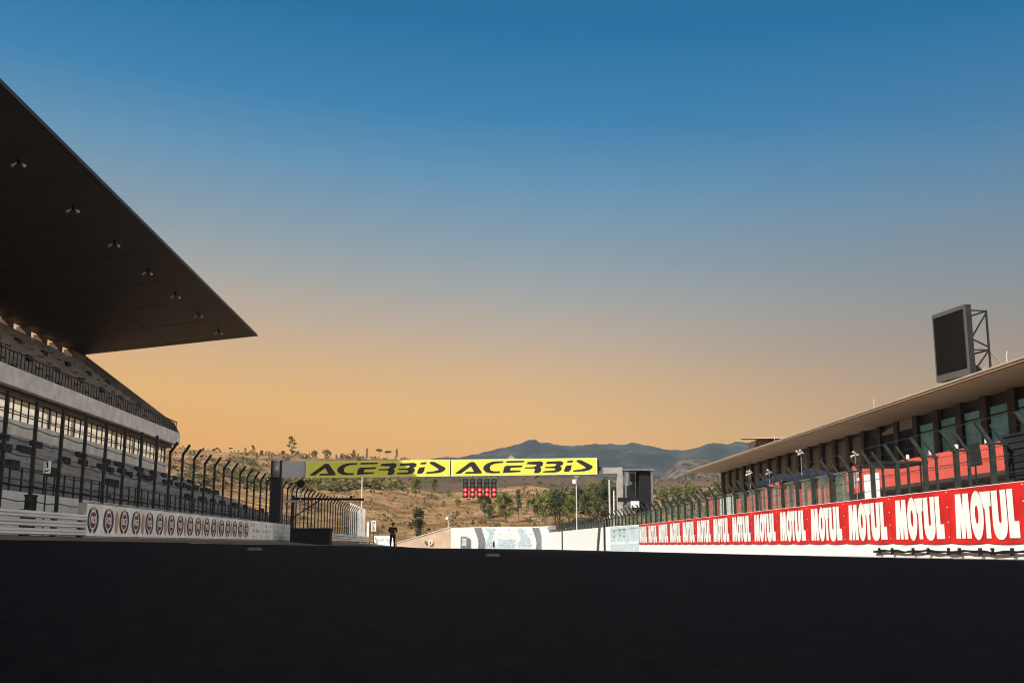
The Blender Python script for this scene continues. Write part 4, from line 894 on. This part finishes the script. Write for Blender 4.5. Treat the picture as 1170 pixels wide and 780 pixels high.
# ------------------------------------------------------------------ person on the track
def person():
    X0, Y0 = -4.72, 74.0; Z0 = gz(X0, Y0)
    t = thing('person', 'person in dark clothes standing on the track with both hands held at the chest', 'person', (X0, Y0, Z0))
    J = {'pel': (0, 0, .93), 'belly': (0, 0, 1.1), 'chest': (0, .01, 1.32), 'neck': (0, .0, 1.47), 'head': (.01, -.02, 1.60), 'top': (.01, -.01, 1.70),
         'hl': (-.10, 0, .88), 'kl': (-.13, -.02, .48), 'al': (-.14, .02, .09), 'tl': (-.16, -.16, .045), 'hr': (.10, 0, .88), 'kr': (.11, -.03, .48), 'ar': (.13, .02, .09), 'tr': (.15, -.16, .045),
         'sl': (-.19, .01, 1.38), 'el': (-.27, -.02, 1.12), 'wl': (-.10, -.24, 1.16), 'pl': (-.05, -.28, 1.19), 'sr': (.19, .01, 1.38), 'er': (.29, -.02, 1.12), 'wr': (.12, -.24, 1.14), 'pr': (.07, -.28, 1.18)}
    rad = {'pel': .15, 'belly': .135, 'chest': .155, 'neck': .06, 'head': .09, 'top': .07, 'hl': .09, 'kl': .062, 'al': .042, 'tl': .034, 'hr': .09, 'kr': .062, 'ar': .042, 'tr': .034,
           'sl': .07, 'el': .046, 'wl': .032, 'pl': .034, 'sr': .07, 'er': .046, 'wr': .032, 'pr': .034}
    E_ = [('pel', 'belly'), ('belly', 'chest'), ('chest', 'neck'), ('neck', 'head'), ('head', 'top'), ('pel', 'hl'), ('hl', 'kl'), ('kl', 'al'), ('al', 'tl'), ('pel', 'hr'), ('hr', 'kr'), ('kr', 'ar'), ('ar', 'tr'),
          ('chest', 'sl'), ('sl', 'el'), ('el', 'wl'), ('wl', 'pl'), ('chest', 'sr'), ('sr', 'er'), ('er', 'wr'), ('wr', 'pr')]
    def grow_skin(names, grow_, name, mat, root):
        idx = {k: i for i, k in enumerate(names)}
        me = bpy.data.meshes.new(name); me.from_pydata([J[k] for k in names], [(idx[a], idx[b]) for a, b in E_ if a in idx and b in idx], [])
        ob = bpy.data.objects.new(name, me); COL.objects.link(ob)
        sm = ob.modifiers.new('skin', 'SKIN'); sm.use_smooth_shade = True
        for k, i in idx.items():
            q = me.skin_vertices[0].data[i]; q.radius = (rad[k] * grow_, rad[k] * grow_ * (.72 if k in ('chest', 'belly', 'pel') else 1)); q.use_root = (k == root)
        sb = ob.modifiers.new('sub', 'SUBSURF'); sb.levels = 2; sb.render_levels = 2
        dg = bpy.context.evaluated_depsgraph_get(); nm = bpy.data.meshes.new_from_object(ob.evaluated_get(dg)); nm.materials.clear(); nm.materials.append(mat)
        bpy.data.objects.remove(ob); o2 = bpy.data.objects.new(name, nm); COL.objects.link(o2); o2.parent = t; W[o2.name] = W[t.name]; return o2
    body = grow_skin(list(J), 1, 'body', skin, 'pel')
    # fingers and face join the body mesh
    mb = MB()
    for sx, p in ((1, J['pl']), (-1, J['pr'])):
        p = Vector(p)
        for i, ln in enumerate((.075, .085, .08, .06)):
            a = p + Vector((sx * .02, -.02, .03 - .02 * i)); mb.tube([a, a + Vector((sx * ln * .5, -.02, 0)), a + Vector((sx * ln * .8, .012, -.005))], [.010, .009, .007], 6)
        mb.tube([p + Vector((0, 0, .03)), p + Vector((sx * .015, -.01, .065)), p + Vector((sx * .04, -.02, .08))], [.012, .010, .008], 6)
    h = Vector(J['head'])
    mb.tube([h + Vector((0, -.085, .02)), h + Vector((0, -.11, -.015))], [.010, .016], 6)
    for s in (-1, 1): mb.ball(h + Vector((s * .088, 0, 0)), .03, 6, 5, (.4, .7, 1)); mb.ball(h + Vector((s * .033, -.080, .025)), .012, 6, 5)
    bm = bmesh.new(); bm.from_mesh(body.data); t2 = bpy.data.meshes.new('tmp'); t2.from_pydata(mb.v, [], mb.f); bm.from_mesh(t2); bm.to_mesh(body.data); bm.free()
    body.data.polygons.foreach_set('use_smooth', [True] * len(body.data.polygons))
    grow_skin(['pel', 'belly', 'chest', 'sl', 'el', 'wl', 'sr', 'er', 'wr'], 1.18, 'jacket', jacket, 'pel')
    grow_skin(['pel', 'hl', 'kl', 'al', 'hr', 'kr', 'ar'], 1.22, 'trousers', trousers, 'pel')
    MB().ball(Vector((X0, Y0, Z0)) + h + Vector((0, .018, .035)), .108, 12, 8, (.95, 1, .98)).build('hair', hair, t, True)
    for s in (-1, 1):
        MB().ball((X0 + s * .15, Y0 - .05, Z0 + .05), .1, 8, 6, (.5, 1.35, .55)).build('shoe', black_m, t, True)
    c = thing('camera_body', 'small dark camera held at the chest by the person on the track', 'camera', (X0, Y0 - .30, Z0 + 1.17))
    MB().box(X0 - .06, X0 + .07, Y0 - .34, Y0 - .29, Z0 + 1.13, Z0 + 1.23).build('case', black_m, c); MB().tube([(X0 + .01, Y0 - .34, Z0 + 1.18), (X0 + .01, Y0 - .43, Z0 + 1.18)], .035, 10).build('lens', steel_dark, c)
person()

# ------------------------------------------------------------------ trees, bushes, scrub
def leaf_mat(name, c1, c2):
    m = bpy.data.materials.new(name); m.use_nodes = True; n = m.node_tree.nodes; L = m.node_tree.links; b = n['Principled BSDF']
    b.inputs['Roughness'].default_value = .8; b.inputs['Specular IOR Level'].default_value = .2
    t = n.new('ShaderNodeTexCoord'); q = n.new('ShaderNodeTexNoise'); q.inputs['Scale'].default_value = .55; q.inputs['Detail'].default_value = 6; L.new(t.outputs['Object'], q.inputs['Vector'])
    oi = n.new('ShaderNodeObjectInfo'); ad = n.new('ShaderNodeMath'); ad.operation = 'MULTIPLY_ADD'; ad.inputs[1].default_value = .22; L.new(oi.outputs['Random'], ad.inputs[0]); L.new(q.outputs[0], ad.inputs[2])
    r = n.new('ShaderNodeValToRGB'); r.color_ramp.elements[0].position = .4; r.color_ramp.elements[1].position = .8; r.color_ramp.elements[0].color = c1 + (1,); r.color_ramp.elements[1].color = c2 + (1,)
    L.new(ad.outputs[0], r.inputs[0]); L.new(r.outputs[0], b.inputs['Base Color'])
    return m
leaf_green = leaf_mat('green_leaves', (.07, .10, .022), (.22, .24, .06))
leaf_dark = leaf_mat('dark_leaves', (.030, .045, .018), (.10, .12, .045))
leaf_olive = leaf_mat('olive_leaves', (.08, .095, .026), (.25, .23, .08))
def leaves(mb, rr, c, rad, n_, size):
    c = Vector(c)
    for _ in range(n_):
        while True:
            v = Vector((rr.uniform(-1, 1), rr.uniform(-1, 1), rr.uniform(-1, 1)))
            if .15 < v.length < 1: break
        p = c + Vector((v.x * rad[0], v.y * rad[1], v.z * rad[2]))
        a = Vector((rr.gauss(0, 1), rr.gauss(0, 1), rr.gauss(0, 1))).normalized(); u = a.cross(Vector((.3, .5, .8))).normalized(); s = size * rr.uniform(.6, 1.4)
        w_ = a.cross(u)
        b = len(mb.v); mb.v += [tuple(p - u * s - w_ * s * .1), tuple(p + w_ * s * .5), tuple(p + u * s), tuple(p - w_ * s * .5)]; mb.f.append((b, b + 1, b + 2, b + 3))
PROTO = {}
def proto(kind):                                          # every kind is 10 m tall, standing at the origin; copies are scaled
    if kind in PROTO: return PROTO[kind]
    rr = random.Random(kind); root = bpy.data.objects.new(kind, None); W[root.name] = Vector((0, 0, 0))
    tr, cr = MB(), MB(); cr.keep = 1
    if kind == 'eucalyptus':
        tr.tube([(0, 0, 0), (.2, 0, 3), (0, .1, 6), (.3, 0, 9.2)], [.22, .17, .12, .05], 6)
        for z, dx, r in ((2.6, -1.2, .9), (3.6, 1.1, .8), (4.8, -1.3, 1.0), (5.6, 1.2, 1.0), (6.6, -.9, 1.0), (7.4, 1.2, .9), (8.2, -.5, 1.1), (9.0, .5, 1.1), (9.5, .1, .8)):
            dy = rr.uniform(-1, 1); tr.tube([(.1, 0, z - .8), (dx, dy, z)], [.08, .03], 4); leaves(cr, rr, (dx, dy, z), (r, r, r * .75), 70, .28)
    elif kind == 'umbrella_pine':
        tr.tube([(0, 0, 0), (.1, 0, 3.5), (0, 0, 7.4)], [.2, .16, .10], 6)
        for a in range(7):
            an = a * .9; x, y = 2.0 * math.cos(an), 2.0 * math.sin(an); tr.tube([(0, 0, 6.4), (x * .8, y * .8, 8.2)], [.08, .04], 4); leaves(cr, rr, (x, y, 8.4 + rr.uniform(-.5, .5)), (1.5, 1.5, .8), 75, .3)
        leaves(cr, rr, (0, 0, 8.9), (1.8, 1.8, .9), 120, .3)
    elif kind == 'round_tree':
        tr.tube([(0, 0, 0), (.1, .1, 2.2), (0, 0, 6)], [.3, .24, .1], 6); tr.tube([(.9, .2, 0), (1.0, .2, 2), (1.4, .2, 4.5)], [.18, .15, .07], 5)
        for _ in range(26):
            an = rr.uniform(0, 6.28); h = rr.uniform(2.6, 9.0); q = 3.6 * math.sin(math.pi * min(1, (h - 1.2) / 8.6)) ** .7; r = rr.uniform(.8, 1.5)
            x, y = q * rr.uniform(.3, .95) * math.cos(an), q * rr.uniform(.3, .95) * math.sin(an)
            tr.tube([(0, 0, min(h, 5) - .8), (x * .8, y * .8, h)], [.07, .03], 4); leaves(cr, rr, (x, y, h), (r, r, r * .8), 62, .30)
    elif kind == 'slim_tree':
        tr.tube([(0, 0, 0), (.1, 0, 5), (0, 0, 9.6)], [.16, .11, .03], 6)
        for k in range(12):
            h = 3 + k * .55; q = 1.25 * (1 - k / 15); an = rr.uniform(0, 6.28); tr.tube([(0, 0, h - .3), (q * math.cos(an), q * math.sin(an), h)], [.05, .02], 4); leaves(cr, rr, (q * .6 * math.cos(an), q * .6 * math.sin(an), h), (.8, .8, .6), 45, .26)
    else:                                                # bush
        for k in range(9): an = k * .7; tr.tube([(0, 0, 0), (1.3 * math.cos(an), 1.3 * math.sin(an), 4), (2.6 * math.cos(an), 2.6 * math.sin(an), 7.2)], [.14, .09, .03], 4)
        for _ in range(24):
            an = rr.uniform(0, 6.28); h = rr.uniform(1.2, 9.0); q = rr.uniform(.5, 3.4) * (1 - (h / 13)); r = rr.uniform(.9, 1.5); leaves(cr, rr, (q * math.cos(an), q * math.sin(an), h), (r, r, r), 60, .34)
    me_t = tr.build('trunk', bark, root); me_c = cr.build('crown', leaf_green, root)
    PROTO[kind] = (me_t.data, me_c.data)
    for o in (me_t, me_c): bpy.data.objects.remove(o)
    bpy.data.objects.remove(root); return PROTO[kind]
def tree(kind, px, py_base, hpx, label, leaf=None, group=None, squash=1.0, yfix=None):
    if yfix: x, y, _ = atY(px, py_base, yfix); z = hill_z(x, y)
    else: x, y, z = on_hill(px, py_base)
    s = hpx / 1250 * y / 10
    me_t, me_c = proto(kind)
    r = bpy.data.objects.new(kind, None); COL.objects.link(r); r.location = (x, y, z - .15); r.scale = (s * squash, s * squash, s); r.rotation_euler = (0, 0, random.uniform(0, 6.28)); tag(r, label, 'bush' if kind == 'bush' else 'tree', group)
    for nm, me, mt in (('trunk', me_t, None), ('crown', me_c, leaf)):
        o = bpy.data.objects.new(nm, me); COL.objects.link(o); o.parent = r
        if mt: o.material_slots[0].link = 'OBJECT'; o.material_slots[0].material = mt
SK = 'trees on the skyline'; HT = 'trees on the tan hillside'
tree('eucalyptus', 333, 526, 24, 'tallest airy tree on the skyline, just above the gantry leg', leaf_dark, SK, 1.1, 515)
tree('eucalyptus', 289, 522, 13, 'airy small tree on the skyline left of the gantry leg', leaf_dark, SK, 1.1, 515)
tree('slim_tree', 280, 522, 10, 'slim pale tree on the skyline, left of the airy small tree', leaf_olive, SK, 1.3, 515)
tree('umbrella_pine', 263, 522, 8, 'lone flat-topped tree at the left end of the skyline trees', leaf_dark, SK, .9, 515)
tree('bush', 299, 526, 9, 'dark round bush on the skyline right of the airy small tree', leaf_dark, SK, 1.3, 515)
tree('bush', 323, 528, 8, 'low dark bush at the foot of the tallest skyline tree', leaf_dark, SK, 1.2, 515)
tree('bush', 232, 521, 6, 'low bush on the skyline just right of the grandstand slab', leaf_dark, SK, 1.3, 515)
tree('round_tree', 359, 529, 11, 'left of two bushy trees rising over the grey gantry panel', leaf_olive, SK, 1.1, 515)
tree('round_tree', 373, 529, 14, 'right and taller of two bushy trees over the start of the yellow banner', leaf_olive, SK, 1.05, 515)
for k, (px, h) in enumerate(((384, 9), (390, 10), (397, 9), (404, 14), (409, 10))):
    tree('slim_tree', px, 529, h, '%s of the short scrubby trees in a row behind the left yellow banner' % ('leftmost', 'second', 'middle', 'tall fourth', 'last')[k], [leaf_olive, leaf_dark][k % 2], SK, 1.5, 515)
tree('slim_tree', 419, 530, 16, 'thin bare-stemmed tree left of the three small pines', leaf_dark, SK, .8, 515)
tree('umbrella_pine', 433, 530, 15, 'tallest of the three small pines on the skyline', leaf_dark, SK, .8, 515)
tree('umbrella_pine', 443, 530, 12, 'middle of the three small pines, broad crowned', leaf_dark, SK, 1.1, 515)
tree('slim_tree', 453, 530, 14, 'rightmost slim small pine beside the gabled house', leaf_dark, SK, 1.0, 515)
tree('bush', 476.5, 613, 33, 'dark bush standing alone low on the tan slope behind the person', leaf_dark, HT, .95)
tree('round_tree', 475, 568, 25, 'green tree on the slope straight below the gap between the letters', leaf_green, HT, .95)
tree('round_tree', 496, 564, 20, 'pale green tree right of the first slope tree', leaf_olive, HT, .9)
tree('bush', 512, 567, 9, 'small green bush left of the start lights', leaf_green, HT)
tree('slim_tree', 485, 577, 10, 'stunted sapling below the slope tree', leaf_olive, HT, 1.2)
tree('round_tree', 553, 593, 30, 'dark leaning tree under the start lights', leaf_dark, HT, .75)
tree('round_tree', 577, 597, 36, 'broad green tree just right of the start lights', leaf_green, HT, 1.0)
tree('slim_tree', 592, 594, 36, 'slim spiky tree right of the broad green one', leaf_dark, HT, 1.0)
tree('round_tree', 561, 596, 20, 'low tree between the dark leaning one and the broad green one', leaf_dark, HT, .8)
tree('round_tree', 622, 598, 36, 'left tree of the dense pair left of the camera pole', leaf_green, HT, .85)
tree('round_tree', 634, 599, 40, 'taller right tree of the dense pair left of the camera pole', leaf_dark, HT, .8)
tree('round_tree', 651, 598, 33, 'round tree directly behind the camera pole', leaf_green, HT, .85)
tree('round_tree', 669, 590, 28, 'dark green tree right of the camera pole', leaf_dark, HT, .9)
tree('round_tree', 686, 592, 40, 'tall dark tree behind the two pale posts', leaf_dark, HT, .85)
tree('round_tree', 700, 592, 38, 'bushy tree beside the right gantry column', leaf_dark, HT, .85)
tree('bush', 605, 598, 8, 'low bush between slim tree and dense pair', leaf_olive, HT)
tree('bush', 540, 600, 7, 'little bush above the white end wall left of the dark tree', leaf_olive, HT)
tree('round_tree', 757, 575, 18, 'green tree right of the booth', leaf_green, HT, 1.1)
tree('round_tree', 772, 573, 20, 'second green tree right of the booth', leaf_olive, HT, 1.2)
tree('round_tree', 790, 571, 18, 'third green tree right of the booth, near the roof tip', leaf_green, HT, 1.2)
for px, by, h, lf, sq, lab in ((614, 590, 22, leaf_dark, .9, 'small dark tree at the left edge of the wood under the right banner end'),
        (642, 590, 30, leaf_dark, .9, 'dark tree between the dense pair and the camera pole'),
        (662, 582, 26, leaf_dark, 1.0, 'dark tree just right of the top of the camera pole'),
        (677, 580, 30, leaf_green, .9, 'green tree in the wood between the camera pole and the pale posts'),
        (693, 578, 34, leaf_dark, .9, 'tallest dark tree of the wood, behind the pale posts'),
        (632, 578, 16, leaf_olive, 1.1, 'pale low tree behind the dense pair'),
        (604, 582, 14, leaf_olive, .9, 'small pale tree uphill of the slim spiky tree'),
        (523, 580, 12, leaf_green, .9, 'small green tree on the slope left below the start lights'),
        (446, 563, 14, leaf_green, .9, 'small round green tree under the middle of the left banner'),
        (428, 560, 13, leaf_olive, 1.0, 'pale round tree under the first letters of the left banner')):
    tree('round_tree', px, by, h, lab, lf, HT, sq)
rr = random.Random(21)
bands = [(612, 712, 562, 590, 30, leaf_green), (330, 420, 545, 562, 34, leaf_green), (418, 462, 547, 561, 12, leaf_olive), (205, 330, 526, 560, 46, leaf_olive)]
# undergrowth nobody could count: one object
mb = MB(); mb.keep = 1
def clump(x, y, z, s, n_): leaves(mb, rr, (x, y, z + s * .45), (s, s, s * .6), n_, s * .34)
for (a, b_, c, d_, n_, _) in bands:
    for _i in range(n_ * 3):
        p = on_hill(rr.uniform(a, b_), rr.uniform(c, d_)); clump(*p, rr.uniform(.7, 2.0), 26)
for _i in range(1000):
    y = rr.uniform(172, 305); x = rr.uniform(-.16, .16) * y; clump(x, y, hill_z(x, y), rr.uniform(.2, .6) if rr.random() < .85 else rr.uniform(.6, 1.3), 10)
for _i in range(420):
    x, y = rr.uniform(-160, 130), rr.uniform(330, 520); clump(x, y, hill_z(x, y), rr.uniform(.8, 2.2), 16)
for _i in range(120):
    y = 250 + rr.uniform(-50, 50); x = rr.uniform(.10, .24) * y; clump(x, y, hill_z(x, y), rr.uniform(.8, 2.2), 24)
for _i in range(70):
    y = 172 + rr.uniform(-3, 8); x = rr.uniform(-6, 14); clump(x, y, hill_z(x, y), rr.uniform(.3, .8), 14)
tag(mb.build('undergrowth', leaf_mat('scrub_leaves', (.045, .045, .018), (.19, .165, .07))), kind='stuff')
# houses on the ridge
def house(px, py, y, w_, h_, label):
    x, y, z = atY(px, py, y); z0 = z - h_
    t = thing('house', label, 'house', (x, y, z0 - 3), 'small houses on the hills')
    MB().box(x - w_ * .42, x + w_ * .42, y, y + w_, z0 - 6, z0 + h_ * .4).build('wall', tan_wall, t)
    mb = MB(); mb.add([(x - w_ / 2, y - .3, z0 + h_ * .4), (x + w_ / 2, y - .3, z0 + h_ * .4), (x, y - .3, z0 + h_), (x - w_ / 2, y + w_ + .3, z0 + h_ * .4), (x + w_ / 2, y + w_ + .3, z0 + h_ * .4), (x, y + w_ + .3, z0 + h_)], [(0, 1, 2), (3, 5, 4), (0, 2, 5, 3), (1, 4, 5, 2), (0, 3, 4, 1)]); mb.build('roof', roof_tile, t)
    MB().box(x + .1 * w_, x + .22 * w_, y - .05, y, z0 - .1 * h_, z0 + .3 * h_).build('window', glass_dark, t)
house(460, 521, 508, 4.4, 4.0, 'small dark gabled house on the skyline above the left banner')
house(584, 519.5, 700, 8.5, 6.2, 'tan gabled roof showing above the right banner')

# ------------------------------------------------------------------ air
hz = MB().box(-1700, 1800, -300, 3150, -6, 260).build('haze', asphalt); tag(hz, kind='stuff')
m = bpy.data.materials.new('haze_air'); m.use_nodes = True; q = m.node_tree.nodes; q.remove(q['Principled BSDF'])
pv = q.new('ShaderNodeVolumePrincipled'); pv.inputs['Color'].default_value = (.55, .74, .95, 1); pv.inputs['Density'].default_value = .00007
m.node_tree.links.new(pv.outputs[0], q['Material Output'].inputs['Volume']); hz.data.materials.clear(); hz.data.materials.append(m)
